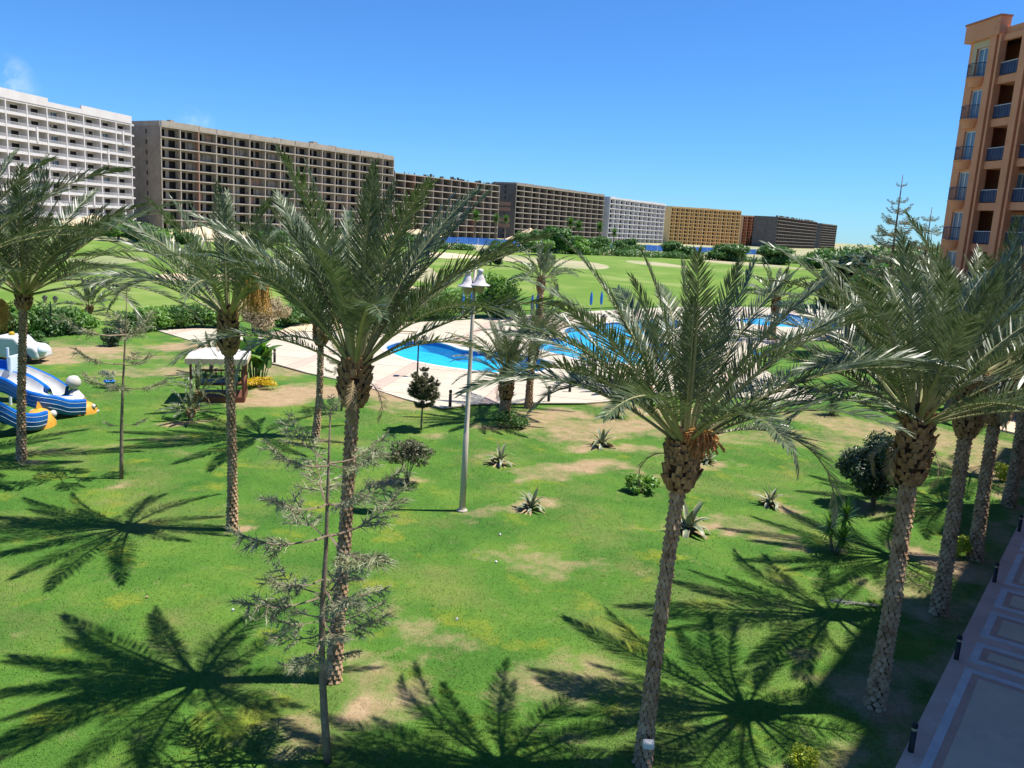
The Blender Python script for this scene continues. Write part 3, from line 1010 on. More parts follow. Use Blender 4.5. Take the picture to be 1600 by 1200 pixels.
# ---- raw concrete blocks
def concrete_block(A, B, label, H, FL, nb, dep, mats, rec=1.8, solo=True, per=2, side_slots=True, deep=False, ground=True, seed=1, brick=0.0, parapet=1.6, ragged=0.0):
    ms, mw, mp = mats            # slab, wall, pillar
    root, L = frame_of('apartment_block', A, B, label)
    rnd = random.Random(seed)
    fh = H / FL
    bw = L / nb
    wm = [window_mesh(w, fh - 1.0, .8, [M['void'], M['rail_white']], False) for w in (bw * .26, bw * .34)]
    wb_ = [window_mesh(w, fh - 1.0, .3, [mw, mw], False) for w in (bw * .26, bw * .34)]
    wr_ = [window_mesh(w, fh - 1.0, .3, [M['brick_fill']] * 2, False) for w in (bw * .26, bw * .34)]
    joined = MB()
    for k in range(FL):
        z = k * fh
        MB().box(-.1, L + .1, -.3, dep - .01, z + fh - .42, z + fh - .001).build('floor_slab', ms, root)
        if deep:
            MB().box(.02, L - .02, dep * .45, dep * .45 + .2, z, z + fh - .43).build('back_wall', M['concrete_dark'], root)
            w = MB()
            for b in range(nb):
                if rnd.random() < .55:
                    w.box(b * bw + bw * .45, b * bw + bw * .45 + .2, 1.0, dep * .44, z + .001, z + fh - .43)
                if rnd.random() < .22:
                    w.box(b * bw + bw * .12, b * bw + bw * .45, 3.2, 3.4, z + .001, z + fh - .43)
            w.build('partition_wall', mw, root)
        else:
            holes, spots = [], []
            for b in range(nb):
                for q in range(per):
                    wi = (b + q) % 2
                    w_ = (bw * .26, bw * .34)[wi]
                    x = b * bw + (bw * .10 if q == 0 else bw * .56) if per == 2 else b * bw + bw * .33
                    holes.append((x, x + w_, z + .05, z + .05 + fh - 1.0))
                    spots.append((x, z + .05, wi))
            w = MB()
            wall_holes(w, 0, L, rec, z, z + fh - .43, holes)
            w.build('back_wall', mw, root)
            for (x, zz, wi) in spots:
                if solo:
                    q_ = rnd.random()
                    inst('window', (wm if q_ > .13 else wb_ if q_ > .05 else wr_)[wi], root, (x, rec + (.012 if q_ > .13 else -.25), zz))
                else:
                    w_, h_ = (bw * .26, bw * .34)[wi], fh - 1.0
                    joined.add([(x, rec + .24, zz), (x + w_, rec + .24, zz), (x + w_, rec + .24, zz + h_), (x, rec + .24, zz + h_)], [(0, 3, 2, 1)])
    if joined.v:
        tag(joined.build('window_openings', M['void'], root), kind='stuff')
    for b in range(nb + 1):
        x = b * bw
        red = rnd.random() < brick
        MB().box(x - .2, x + .2, -.22, rec - .004 if not deep else dep * .44, 0, H - .43).build('pillar', M['brick_fill'] if red else mp, root)
    for sx in (0, 1):
        x0 = -.35 if sx == 0 else L + .101
        s = MB()
        if side_slots:
            for k in range(FL):
                wall_y = [(dep * .42, dep * .42 + 1.0)]
                z = k * fh
                s.box(x0, x0 + .249, 0.0, wall_y[0][0], z, z + fh - .001)
                s.box(x0, x0 + .249, wall_y[0][1], dep, z, z + fh - .001)
                s.box(x0, x0 + .249, *wall_y[0], z, z + .9)
                s.box(x0, x0 + .249, *wall_y[0], z + 2.4, z + fh - .001)
                if sx == 0:
                    s.box(x0 - .06, x0 - .001, .01, dep - .01, z + fh - .3, z + fh - .02)
            MB().box(x0 + .25, x0 + .255, dep * .42, dep * .42 + 1.0, 0, H - .5).build('stair_slot', M['void'], root)
        else:
            s.box(x0, x0 + .249, 0, dep, 0, H)
        s.build('side_wall', mw, root)
    MB().box(-.1, L + .1, dep, dep + .25, 0, H).build('rear_wall', mw, root)
    if parapet:
        p = MB()
        b = 0
        while b < nb:
            n = rnd.choice((1, 1, 2))
            hh = parapet * rnd.uniform(.75, 1.1)
            e = min(nb, b + n)
            p.box(b * bw + .15, e * bw - .15, -.32, .02, H, H + hh)
            b = e
        p.box(-.33, .1, .03, dep, H, H + parapet * .9)
        p.build('parapet', mp, root)
    if solo and not deep:
        for i in range(9):
            x = L * (i + rnd.random()) / 9
            MB().box(x, x + rnd.uniform(1.5, 4), 4, 4 + rnd.uniform(2, 4), H, H + rnd.uniform(1.6, 3.2)).build('roof_tank_room', mp, root)
    if ragged:
        r = MB()
        for i in range(int(nb * 1.6)):
            x = rnd.uniform(0, L)
            r.box(x, x + .12, rnd.uniform(0, 3), 3.2, H, H + rnd.uniform(.8, ragged))
        for b in range(nb):
            r.box(b * bw - .2, b * bw + .2, .2, .6, H, H + rnd.uniform(.4, 1.3))
        tag(r.build('rebar_starters', M['concrete_dark'], root), kind='stuff')
    return root, L, fh, bw


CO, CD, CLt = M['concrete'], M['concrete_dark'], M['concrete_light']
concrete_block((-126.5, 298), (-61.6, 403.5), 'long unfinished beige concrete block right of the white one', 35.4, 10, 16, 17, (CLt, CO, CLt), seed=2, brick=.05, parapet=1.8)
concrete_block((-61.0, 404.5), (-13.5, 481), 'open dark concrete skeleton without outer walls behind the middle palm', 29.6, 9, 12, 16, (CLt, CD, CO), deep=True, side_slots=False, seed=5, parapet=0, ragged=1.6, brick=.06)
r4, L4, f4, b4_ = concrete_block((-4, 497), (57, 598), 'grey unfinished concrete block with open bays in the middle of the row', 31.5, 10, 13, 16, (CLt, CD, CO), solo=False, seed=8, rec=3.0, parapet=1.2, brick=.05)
for k in (5, 6, 3, 2):
    MB().box(-.44, -.36, 3, 12, k * f4 + .3, k * f4 + 2.4).build('brick_panel', M['brick_fill'], r4)
concrete_block((62, 605), (116, 693), 'white plastered block between grey skeleton and yellow block', 30.6, 9, 12, 15, (M['white_far'],) * 3, solo=False, seed=9, parapet=1.1, side_slots=False)
concrete_block((126, 720), (190, 739), 'yellow ochre apartment block with a grid of small balconies', 30.2, 10, 15, 15, (M['yellow_wall'],) * 3, solo=False, seed=10, per=1, parapet=1.0, side_slots=False)
_a, _b = G(1162, 336.5, 31), G(1190, 338.5, 31)
concrete_block((_a.x, _a.y), (_b.x, _b.y), 'red and peach apartment block right of the yellow one', 30.2, 10, 4, 16, (M['red_wall'], M['peach_wall'], M['peach_wall']), solo=False, seed=12, per=1, parapet=1.0, side_slots=False)
_a, _b = G(1216, 338.5, 31), G(1277, 347, 31)
concrete_block((_a.x, _a.y), (_b.x, _b.y), 'dark grey concrete skeleton block near the right end of the row', 31.0, 9, 18, 24, (CO, CD, CD), deep=True, seed=13, parapet=0, side_slots=False, ragged=1.5)
_a, _b = G(1284, 350, 31), G(1308, 353, 31)
concrete_block((_a.x, _a.y), (_b.x, _b.y), 'small grey concrete block at the right end of the row', 31.2, 10, 9, 24, (CO, CD, CD), solo=False, seed=14, parapet=.8, side_slots=False)


# ---- orange building at the upper right and its wing beside the terrace
def railing(w, h, mats, bars=True, step=.28):
    m = MB()
    m.box(0, w, -.03, .03, h - .05, h, 1)
    m.box(0, w, -.02, .02, .08, .12, 0)
    if bars:
        n = max(2, int(w / step))
        for i in range(n + 1):
            x = w * i / n
            m.box(x - .018, x + .018, -.015, .015, .121, h - .051, 0)
    m.box(0, w, .021, .03, .125, h - .08, 2)
    return m.mesh('balcony_railing', mats)


def round_rail(r, h, mats):
    m = MB()
    n = 12
    for zz, rr in ((h, .035), (.12, .025)):
        m.tube([(-r * math.cos(math.pi * i / n), -r * math.sin(math.pi * i / n) * .8, zz) for i in range(n + 1)], rr, 5, 0)
    for i in range(n * 2 + 1):
        an = math.pi * i / (2 * n)
        m.tube([(-r * math.cos(an), -r * math.sin(an) * .8, .12), (-r * math.cos(an), -r * math.sin(an) * .8, h)], .014, 4, 0)
    return m.mesh('balcony_railing', mats)


def round_floor(r, th):
    m = MB()
    n = 14
    rows = []
    for z, k in ((0, .0), (0, 1.0), (-.10, 1.0), (-.12, .88), (-th, .55), (-th, 0)):
        rows.append([(-r * k * math.cos(math.pi * i / n), -r * k * math.sin(math.pi * i / n) * .8, z) for i in range(n + 1)])
    vs_ = [p for rw in rows for p in rw]
    fs_ = []
    for a_ in range(len(rows) - 1):
        for i in range(n):
            fs_.append((a_ * (n + 1) + i, (a_ + 1) * (n + 1) + i, (a_ + 1) * (n + 1) + i + 1, a_ * (n + 1) + i + 1))
    m.add(vs_, fs_)
    return m.mesh('balcony_floor', M['orange_wall'])


def french_window(w, h):
    m = MB()
    m.box(0, .1, 0, .1, 0, h, 0); m.box(w - .1, w, 0, .1, 0, h, 0)
    m.box(.1, w - .1, 0, .1, h - .1, h, 0); m.box(w / 2 - .05, w / 2 + .05, 0.002, .098, 0, h - .1, 0)
    m.box(.1, w / 2 - .05, .04, .06, 0.0, h - .1, 1)
    m.box(w / 2 + .05, w - .1, .04, .06, 0.0, h - .1, 1)
    m.box(.1, w * .35, .12, .14, 0, h - .1, 2); m.box(w * .72, w - .1, .12, .14, 0, h - .1, 2)
    m.box(.1, w - .1, .3, .32, 0, h - .1, 3)
    return m.mesh('window', [M['slide_white'], M['glass'], M['curtain'], M['void']])


FH = 3.12


def orange_building(A, d, bays, floors, dep, label, top=2.2, end_bay=True, rmeshes={}, step=False):
    """A = far-left corner; bays = list of (kind, width)"""
    root = empty('apartment_building', Vector((*A, 0)), label, 'building', rz=math.atan2(d[1], d[0]))
    H = floors * FH
    x = 0.0
    OW = M['orange_wall']
    for (kind, w) in bays:
        if kind == 'w':                        # wall bay with french window and round balcony
            for k in range(floors):
                z = k * FH
                wb = MB()
                ww, wh = 1.3, 2.25
                hx = x + (w - ww) / 2 + .2
                wall_holes(wb, x, x + w, 0, z, z + FH, [(hx, hx + ww, z + .35, z + .35 + wh)], .35)
                wb.build('wall_panel', OW, root)
                if ('fw',) not in rmeshes:
                    rmeshes[('fw',)] = french_window(ww, wh)
                    rmeshes[('rr',)] = round_rail(.92, 1.0, M['rail_blue'])
                    rmeshes[('rf',)] = round_floor(.97, .7)
                if k == floors - 1:
                    sr = MB()
                    wall_holes(sr, hx - .45, hx + ww + .45, -.03, z + .3, z + .35 + wh + .5, [(hx, hx + ww, z + .35, z + .35 + wh)], .028)
                    sr.build('window_surround', M['beige_wall'], root)
                inst('window', rmeshes[('fw',)], root, (hx, .16, z + .35))
                inst('balcony_floor', rmeshes[('rf',)], root, (hx + ww / 2 - .1, -.001, z + .34))
                inst('balcony_railing', rmeshes[('rr',)], root, (hx + ww / 2 - .1, -.001, z + .34))
        elif kind == 'p':                      # pillar strip with a rebate
            MB().box(x, x + w * .62, -.35, .3, 0, H).build('pillar', OW, root)
            MB().box(x + w * .62, x + w * .80, -.12, .3, 0, H).build('pillar_rebate', M['orange_dark'], root)
            MB().box(x + w * .80, x + w, -.28, .3, 0, H).build('pillar', OW, root)
        elif kind == 'l':                      # loggia bay
            key = ('lr', round(w, 2))
            if key not in rmeshes:
                rmeshes[key] = railing(w - .02, 1.0, [M['rail_blue'], M['rail_white'], M['rail_blue']])
                rmeshes[('gd',)] = french_window(1.9, 2.3)
            for k in range(floors):
                z = k * FH
                MB().box(x + .001, x + w - .001, -.02, 2.4, z - .45 if k else 0, z + .12).build('balcony_floor', OW, root)
                inst('balcony_railing', rmeshes[key], root, (x + .01, .06, z + .12))
                MB().box(x + .001, x + w - .001, 2.401, 2.6, z + .121 if k else .121, z + FH - .451).build('loggia_wall', OW, root)
                inst('window', rmeshes[('gd',)], root, (x + w * .5 - .7, 2.28, z + .15))
            MB().box(x, x + w, -.02, .3, H - .45, H - .001).build('lintel', OW, root)
        x += w
    L = x
    MB().box(-.001, L + .001, 2.62, dep, 0, H - .01).build('building_core', OW, root)
    MB().box(-.001, .34, .36, 2.61, 0, H - .002).build('end_wall', OW, root)
    MB().box(L - .34, L + .001, .36, 2.61, 0, H - .002).build('end_wall', OW, root)
    p = MB()
    if step:
        p.box(-.25, 3.6, -.45, .45, H, H + top)
        p.box(3.601, L + .25, .2, .45, H - .4, H + top - .75)
    else:
        p.box(-.25, L + .25, -.45, .45, H, H + top)
    p.box(-.25, .45, .451, dep, H, H + top)
    p.box(L - .45, L + .25, .451, dep, H, H + top)
    p.box(.451, L - .451, dep - .4, dep, H, H + top)
    p.build('parapet', OW, root)
    MB().box(-.32, 3.66 if step else L + .32, -.52, .50, H + top, H + top + .14).build('parapet_cap', M['orange_dark'], root)
    MB().box(.46, L - .46, .46, dep - .41, H - .009, H + .06).build('roof', M['concrete'], root)
    return root


# facade runs from the far corner towards the camera and to the right
orange_building((34.72, 70.1), (0.16, -0.987), [('w', 2.6), ('p', 1.1), ('l', 2.3), ('p', 1.1), ('l', 2.9), ('p', 1.1), ('l', 3.2), ('p', 1.3), ('w', 3.4)], 8, 14, 'orange apartment building with balconies rising at the upper right corner', top=1.3, step=True)
# the wing along the terrace, whose shade falls over the paving (stands right of the frame)
wa = terr(44, 7.9)
orange_building((wa.x, wa.y), (-TU.x, -TU.y), [('w', 3.8), ('p', 1.2), ('l', 3.2), ('p', 1.2), ('l', 3.2), ('p', 1.2), ('l', 3.2), ('p', 1.2), ('w', 3.8), ('p', 1.2), ('l', 3.2), ('p', 1.2), ('l', 3.2), ('p', 1.2), ('w', 3.8), ('p', 1.2), ('l', 3.2), ('p', 1.2), ('l', 3.2)], 7, 13, 'orange wing beside the terrace that shades the paving from the right', top=2.9)
wing = bpy.data.objects['apartment_building.001']
for (q0, q1) in ((9.4, 16.0), (22.5, 26.5), (33, 38)):
    MB().box(44 - q1, 44 - q0, -.44, 5.5, 7 * FH + 3.05, 7 * FH + 6.3).build('roof_tower', M['orange_wall'], wing)
    MB().box(44 - q1 - .15, 44 - q0 + .15, -.6, 5.65, 7 * FH + 6.301, 7 * FH + 6.5).build('tower_cap', M['orange_dark'], wing)
# ------------------------------------------------------------------ date palms
def frond_mesh(L, bend, seed, mats, power=1.6, npair=84, lmax=.50, wid=.0145, keel=.5, sway=.1, flip=0.0):
    r = random.Random(seed)
    n = 22
    pts, tans = [], []
    p = Vector((0, 0, 0))
    sw = r.uniform(-sway, sway)
    tw = r.uniform(-.5, .5)
    for i in range(n + 1):
        s = i / n
        th = -bend * s ** power
        ps = sw * s * s * 2
        t = Vector((math.cos(th) * math.cos(ps), math.cos(th) * math.sin(ps), math.sin(th)))
        pts.append(p.copy()); tans.append(t)
        p = p + t * (L / n)
    V, F, MI = [], [], []
    # rachis: triangular section, thick at the base
    for i, (q, t) in enumerate(zip(pts, tans)):
        s = i / n
        b = Vector((-t.y, t.x, 0)).normalized()
        nn = b.cross(t) * -1
        if nn.z < 0: nn = -nn
        w = .045 * (1 - s) ** 1.3 + .006
        h = .030 * (1 - s) + .004
        V += [tuple(q - b * w), tuple(q + nn * h), tuple(q + b * w), tuple(q - nn * h * .8)]
    for i in range(n):
        for k in range(4):
            k2 = (k + 1) % 4
            F.append((i * 4 + k, i * 4 + k2, (i + 1) * 4 + k2, (i + 1) * 4 + k)); MI.append(1)

    def at(s):
        x = s * n
        i = min(int(x), n - 1)
        f = x - i
        return pts[i].lerp(pts[i + 1], f), tans[i].lerp(tans[i + 1], f).normalized()
    s0 = .20
    for j in range(npair):
        u = (j + .5) / npair
        s = s0 + (1 - s0) * u
        for sd_ in (-1, 1):
            ss = min(1, s + r.uniform(-.006, .006))
            q, t = at(ss)
            b = Vector((-t.y, t.x, 0)).normalized()
            nn = t.cross(b)
            if nn.z < 0: nn = -nn
            an = tw * s
            b_, n_ = b * math.cos(an) + nn * math.sin(an), nn * math.cos(an) - b * math.sin(an)
            ln = lmax * (0.45 + .75 * math.sin(math.pi * min(1, u * .93 + .12)) ** .8) * r.uniform(.82, 1.1)
            if u < .12: ln *= .35 + u * 5
            al = R(60) * (1 - u) + R(22) * u + R(r.uniform(-5, 5))
            be = keel * (1 - .35 * u) + r.uniform(-.2, .2)
            d = t * math.cos(al) + (b_ * sd_ * math.cos(be) + n_ * math.sin(be)) * math.sin(al)
            d.normalize()
            wv = d.cross(n_)
            wv.normalize()
            up = wv.cross(d)
            ti = r.uniform(-.7, .7)
            wv = wv * math.cos(ti) + up * math.sin(ti)
            dr = Vector((0, 0, -1)) * ln * r.uniform(.02, .16)
            b0 = len(V)
            w0 = wid * r.uniform(.8, 1.15)
            mid = q + d * ln * .5 + dr * .18
            V += [tuple(q - wv * w0 * .55), tuple(q + wv * w0 * .55), tuple(mid + wv * w0), tuple(mid - wv * w0), tuple(q + d * ln + dr)]
            F.append((b0, b0 + 1, b0 + 2, b0 + 3)); MI.append(0)
            F.append((b0 + 3, b0 + 2, b0 + 4)); MI.append(0)
    me = bpy.data.meshes.new('frond')
    me.from_pydata(V, [], F)
    for m in mats: me.materials.append(m)
    me.polygons.foreach_set('material_index', MI)
    me.update()
    return me


FR = []           # (bend, mesh) at unit length 1 m * 4
for i, (bd, pw) in enumerate(((.25, 1.4), (.45, 1.5), (.7, 1.6), (.95, 1.6), (1.2, 1.7), (1.5, 1.6), (1.85, 1.5), (2.2, 1.6))):
    FR.append([frond_mesh(4.0, bd, 100 + i * 7 + k, [M['frond'], M['rachis']], power=pw) for k in range(3)])
FR_OLD = [frond_mesh(4.0, b_, 330 + k, [M['frond_pale'], M['rachis']], power=1.3) for k, b_ in enumerate((2.0, 2.6))]
FR_DRY = [frond_mesh(3.0, 2.3, 300 + k, [M['frond_dry'], M['frond_dry']], power=.9, npair=36) for k in range(2)]
# lighter fronds for palms that stand far away
FR_FAR = [frond_mesh(4.0, bd, 400 + i, [M['frond'], M['rachis']], npair=30, wid=.05, lmax=.5) for i, bd in enumerate((.4, .9, 1.4, 1.9))]


def trunk_mesh(path, radii, seed, row=.085, per=11):
    """scale-clad trunk along a path (local coords)"""
    r = random.Random(seed)
    core = MB()
    core.tube(path, [x * .93 for x in radii], 12, 0)
    sc = MB()
    P = [Vector(p) for p in path]
    seg = [0]
    for i in range(1, len(P)): seg.append(seg[-1] + (P[i] - P[i - 1]).length)
    T = seg[-1]
    nrow = int(T / row)
    for k in range(nrow):
        s = (k + .3) * row
        i = max(j for j in range(len(P) - 1) if seg[j] <= s)
        f = (s - seg[i]) / (seg[i + 1] - seg[i])
        c = P[i].lerp(P[i + 1], f)
        rad = radii[i] * (1 - f) + radii[i + 1] * f
        ax = (P[i + 1] - P[i]).normalized()
        e1 = ax.cross(Vector((0, 1, 0))).normalized()
        e2 = ax.cross(e1)
        for q in range(per):
            an = 2 * math.pi * (q + .5 * (k % 2) + r.uniform(-.12, .12)) / per + k * .05
            hw = math.pi / per * 1.12
            out = rad * .10 + r.uniform(.010, .036)
            pk, zt = row * r.uniform(.05, .25), row * (1.15 + r.uniform(-.2, .25))

            def pt(a_, rr, z):
                return c + (e1 * math.cos(a_) + e2 * math.sin(a_)) * rr + ax * z
            vs_ = [pt(an, rad * .93, -row * .45), pt(an - hw, rad * .95, pk), pt(an - hw * .45, rad + out * .9, pk * .7), pt(an + hw * .45, rad + out, pk), pt(an + hw, rad * .95, pk), pt(an + hw * .5, rad * .96, zt * .8), pt(an, rad * .94, zt), pt(an - hw * .5, rad * .96, zt * .8)]
            sc.add(vs_, [(0, 3, 2), (0, 2, 1), (0, 4, 3), (1, 2, 7), (2, 3, 5, 7), (3, 4, 5), (5, 6, 7)])
    return core, sc


def boot_mesh(r0, r1, h, seed):
    """swollen crown base clad in cut leaf bases, local z up from 0 to h"""
    r = random.Random(seed)
    core = MB()
    prof = [(r0 * .9, -.02), (r1 * .9, h * .16), (r1, h * .35), (r1 * .95, h * .65), (r1 * .78, h * .9), (r1 * .5, h * 1.02), (.02, h * 1.05)]
    core.lathe(prof, 14)
    st_ = MB()
    nrow = max(5, int(h / .10))
    for k in range(nrow):
        s = k / nrow
        z = h * (.06 + .92 * s)
        rad = np.interp(z, [q[1] for q in prof], [q[0] for q in prof])
        per = 12
        for q in range(per):
            if r.random() < .12: continue
            an = 2 * math.pi * (q + .5 * (k % 2) + r.uniform(-.2, .2)) / per
            o = Vector((math.cos(an), math.sin(an), 0))
            sd_ = Vector((-math.sin(an), math.cos(an), 0))
            ln = r.uniform(.12, .24)
            w = r.uniform(.05, .085)
            tilt = r.uniform(.18, .55)
            up = Vector((0, 0, 1)) * math.cos(tilt) + o * math.sin(tilt)
            b = o * rad * .93 + Vector((0, 0, z - .06))
            th = o * .03
            vs_ = [b - sd_ * w, b + sd_ * w, b + up * ln + sd_ * w * .55, b + up * ln - sd_ * w * .55, b - sd_ * w + th, b + sd_ * w + th, b + up * ln + sd_ * w * .5 + th, b + up * ln - sd_ * w * .5 + th]
            st_.add(vs_, [(4, 5, 6, 7), (7, 6, 2, 3), (0, 4, 7, 3), (5, 1, 2, 6)])
    return core, st_


def date_bunch(mb, o, length, seed, spread=.35, n=46):
    r = random.Random(seed)
    o = Vector(o)
    for i in range(n):
        a_ = r.uniform(0, 6.28)
        d = Vector((math.cos(a_) * r.uniform(0, spread), math.sin(a_) * r.uniform(0, spread), 0))
        ln = length * r.uniform(.55, 1)
        pts = [o, o + d * .6 + Vector((0, 0, -ln * .25)), o + d + Vector((0, 0, -ln))]
        mb.tube(pts, [.012, .010, .008], 3, 0, cap=False)
        for k in range(7):
            q = pts[1].lerp(pts[2], (k + r.random()) / 7)
            s = .022
            v = [q + Vector((s, 0, 0)), q + Vector((-s * .5, s * .87, 0)), q + Vector((-s * .5, -s * .87, 0)), q + Vector((0, 0, -s * 1.8)), q + Vector((0, 0, s))]
            mb.add(v, [(0, 1, 4), (1, 2, 4), (2, 0, 4), (1, 0, 3), (2, 1, 3), (0, 2, 3)], 1)


def palm(label, base, crown, rad=.25, brad=.40, bh=.85, L=3.9, nf=38, seed=1, emin=18, emax=82, hero=(), dry=3, dates=None, far=False, spin=0.0, back=0.0, old=(), group='date palms of the garden', name='date_palm', bendk=1.0):
    """base and crown given as photo positions: crown = where the leaf stalks leave the boot"""
    r = random.Random(seed)
    b = G(*base)
    b.z = lawn_z(b.x, b.y) - .03
    c = atY(*crown, b.y + back) - b
    root = empty(name, b, label, 'palm tree', group)
    ax = c.normalized()
    low = c - ax * bh
    mid = low * .5 + Vector((r.uniform(-.06, .06), r.uniform(-.06, .06), 0))
    path = [Vector((0, 0, 0)), low * .25 + (mid - low * .5) * .6, mid, low * .75 + (mid - low * .5) * .6, low + ax * .08]
    rr = [rad * 1.35, rad * 1.04, rad * .98, rad * .92, rad * .95]
    core, sc = trunk_mesh(path, rr, seed, row=.14 if far else .105, per=7 if far else 8)
    core.build('trunk', M['trunk_core'], root, smooth=True)
    tag(sc.build('leaf_scars', M['trunk'], root), kind='stuff')
    bc, bs = boot_mesh(rad, brad, bh, seed)
    q = ax.to_track_quat('Z', 'Y').to_euler()
    o = bc.build('crown_base', M['trunk_core'], root, smooth=True, loc=low, rot=q)
    tag(bs.build('leaf_bases', M['boot'], root, loc=low, rot=q), kind='stuff')
    Mb = ax.to_track_quat('Z', 'Y').to_matrix().to_4x4()
    ga = 2.39996
    k = 0
    items = []
    for i in range(nf):
        u = (i + .5) / nf
        el = emax - (emax - emin) * u ** .85 + r.uniform(-11, 11)
        az = math.degrees(i * ga + spin) + r.uniform(-10, 10)
        bi = .15 + .82 * u ** .9 + r.uniform(-.15, .2)
        ln = L * (.74 + .3 * min(1, u * 2.2)) * r.uniform(.8, 1.1)
        items.append((az, el, bi * bendk, ln))
    items += list(hero)
    for (az, el, bi, ln) in items:
        if far:
            me = FR_FAR[min(3, max(0, int(bi / .5)))]
        else:
            bends = (.25, .45, .7, .95, 1.2, 1.5, 1.85, 2.2)
            j = min(range(8), key=lambda t_: abs(bends[t_] - bi))
            me = FR[j][r.randrange(3)]
        f = inst('frond', me, root, low + ax * bh * (.88 - .15 * (1 - el / 90)) + Vector((math.cos(R(az)), math.sin(R(az)), 0)) * brad * .45)
        f.rotation_euler = (Matrix.Rotation(R(az), 4, 'Z') @ Matrix.Rotation(-R(el), 4, 'Y') @ Matrix.Rotation(r.uniform(-.35, .35), 4, 'X')).to_euler()
        s = ln / 4.0
        f.scale = (s, s * r.uniform(.9, 1.1), s)
    for (az, el, ln, k_) in old:
        f = inst('old_frond', FR_OLD[k_], root, low + ax * bh * .82 + Vector((math.cos(R(az)), math.sin(R(az)), 0)) * brad * .5)
        f.rotation_euler = (Matrix.Rotation(R(az), 4, 'Z') @ Matrix.Rotation(-R(el), 4, 'Y') @ Matrix.Rotation(r.uniform(-.3, .3), 4, 'X')).to_euler()
        f.scale = (ln / 4,) * 3
    for i in range(dry):
        az = r.uniform(0, 6.28)
        f = inst('dry_frond', FR_DRY[i % 2], root, low + ax * bh * .55 + Vector((math.cos(az), math.sin(az), 0)) * brad * .6)
        f.rotation_euler = (0, R(r.uniform(-15, 15)), az)
        f.scale = (.35,) * 3
    if dates:
        dm = MB()
        for j, (dx, dz, ln) in enumerate(dates[0]):
            date_bunch(dm, low + ax * bh * .9 + Vector((dx, -.25, dz)), ln, seed * 10 + j)
        dm.build('date_bunch', [M['dates'], dates[1]], root)
    return root


GP = 'date palms of the garden'
palm('date palm with leafy crown cut by the left edge, beside the blue slides', (33, 718), (37, 455), rad=0.12, brad=0.22, bh=0.6, L=5.4, nf=32, seed=21, old=((-6, 32, 4.6, 0),), emin=22, emax=78, dry=2, dates=([(-.75, -.1, 1.3), (-.9, -.2, 1.2), (-.6, -.2, 1.1)], M['dates']), hero=((-8, 30, .95, 4.9), (2, 38, .95, 5.0), (12, 55, .7, 5.0)), bendk=1.1)
palm('date palm mostly outside the left edge, only frond tips show', (-75, 770), (-52, 395), rad=0.14, brad=0.26, bh=0.8, L=4.6, nf=26, seed=20, emin=28, dry=1)
palm('date palm with a golden date bunch in front of the white-roofed shelter', (363, 826), (356, 478), rad=0.115, brad=0.25, bh=1.35, L=4.0, nf=26, seed=22, old=((186, 45, 3.8, 0),), emin=28, emax=84, dates=([(.75, 1.15, 1.2), (.9, 1.3, 1.45), (.7, 1.0, 1.0), (.98, 1.15, 1.2)], M['dates']), hero=((182, 40, .95, 4.2), (170, 52, .8, 4.0), (15, 45, .9, 3.8)), bendk=1.1)
palm('slimmer date palm standing behind the two foreground ones, on the lawn edge', (493, 682), (505, 468), rad=0.12, brad=0.3, bh=1.9, L=4.7, nf=26, seed=23, emin=30, emax=80, dry=4)
palm('tall date palm behind the near thin pine, crown at picture centre left', (520, 1060), (557, 556), rad=0.112, brad=0.26, bh=0.95, L=3.9, nf=32, seed=24, old=((200, 45, 2.8, 1),), emin=36, emax=84, spin=.7, hero=((12, 50, .75, 4.1), (-12, 54, .8, 3.6), (28, 60, .35, 4.0), (172, 50, .9, 3.7), (190, 58, .7, 3.7), (150, 62, .5, 3.8)), bendk=1.1)
palm('nearest date palm with a small white box on its trunk', (1004, 1192), (1072, 672), rad=0.108, brad=0.255, bh=1, L=3.8, nf=33, seed=25, old=((184, 52, 2.9, 0), (-60, 60, 2.6, 1), (10, 20, 3.6, 0)), emin=26, emax=84, spin=1.9, dates=([(.10, .14, .22), (.24, .08, .30), (.2, .2, .22)], M['dates_red']), hero=((4, 30, .85, 3.7), (-8, 38, 1.2, 3.5), (176, 46, 1.0, 3.4), (160, 56, .7, 3.6), (20, 48, .5, 3.7)), bendk=1.12)
palm('large date palm at the right, first of the row along the terrace', (1366, 1105), (1437, 636), rad=0.145, brad=0.3, bh=1.5, L=4.2, nf=32, seed=26, old=((20, 55, 3.0, 1), (200, 40, 3.2, 0)), emin=28, emax=82, spin=.3, dry=5, hero=((172, 48, .9, 3.7), (183, 36, .9, 3.7)), bendk=1.1)
palm('second date palm of the row along the terrace', (1466, 960), (1525, 570), rad=0.155, brad=0.3, bh=1.8, L=4.3, nf=30, seed=27, emin=30, emax=80, dry=5, bendk=1.1)
palm('third date palm of the row along the terrace, beside a yellow-green ball bush', (1523, 871), (1566, 575), rad=0.165, brad=0.31, bh=1.7, L=4.3, nf=28, seed=28, old=((-40, 50, 3.0, 1), (190, 30, 3.2, 0)), emin=30, emax=80, dry=4, bendk=1.1)
palm('fourth date palm of the row along the terrace, at the right edge', (1576, 790), (1612, 560), rad=0.175, brad=0.32, bh=1.6, L=4.3, nf=28, seed=29, emin=30, emax=80, bendk=1.1)
palm('fifth date palm of the row along the terrace, just inside the right edge', (1596, 745), (1622, 560), rad=0.16, brad=0.3, bh=1.5, L=4.3, nf=26, seed=30, emin=30, emax=80, bendk=1.1)
palm('stout short date palm with a flower bed at its foot near the small pool', (790, 656), (792, 575), rad=0.26, brad=0.32, bh=1.5, L=3.1, nf=34, seed=31, emin=24, emax=82, dry=2, bendk=1.15)
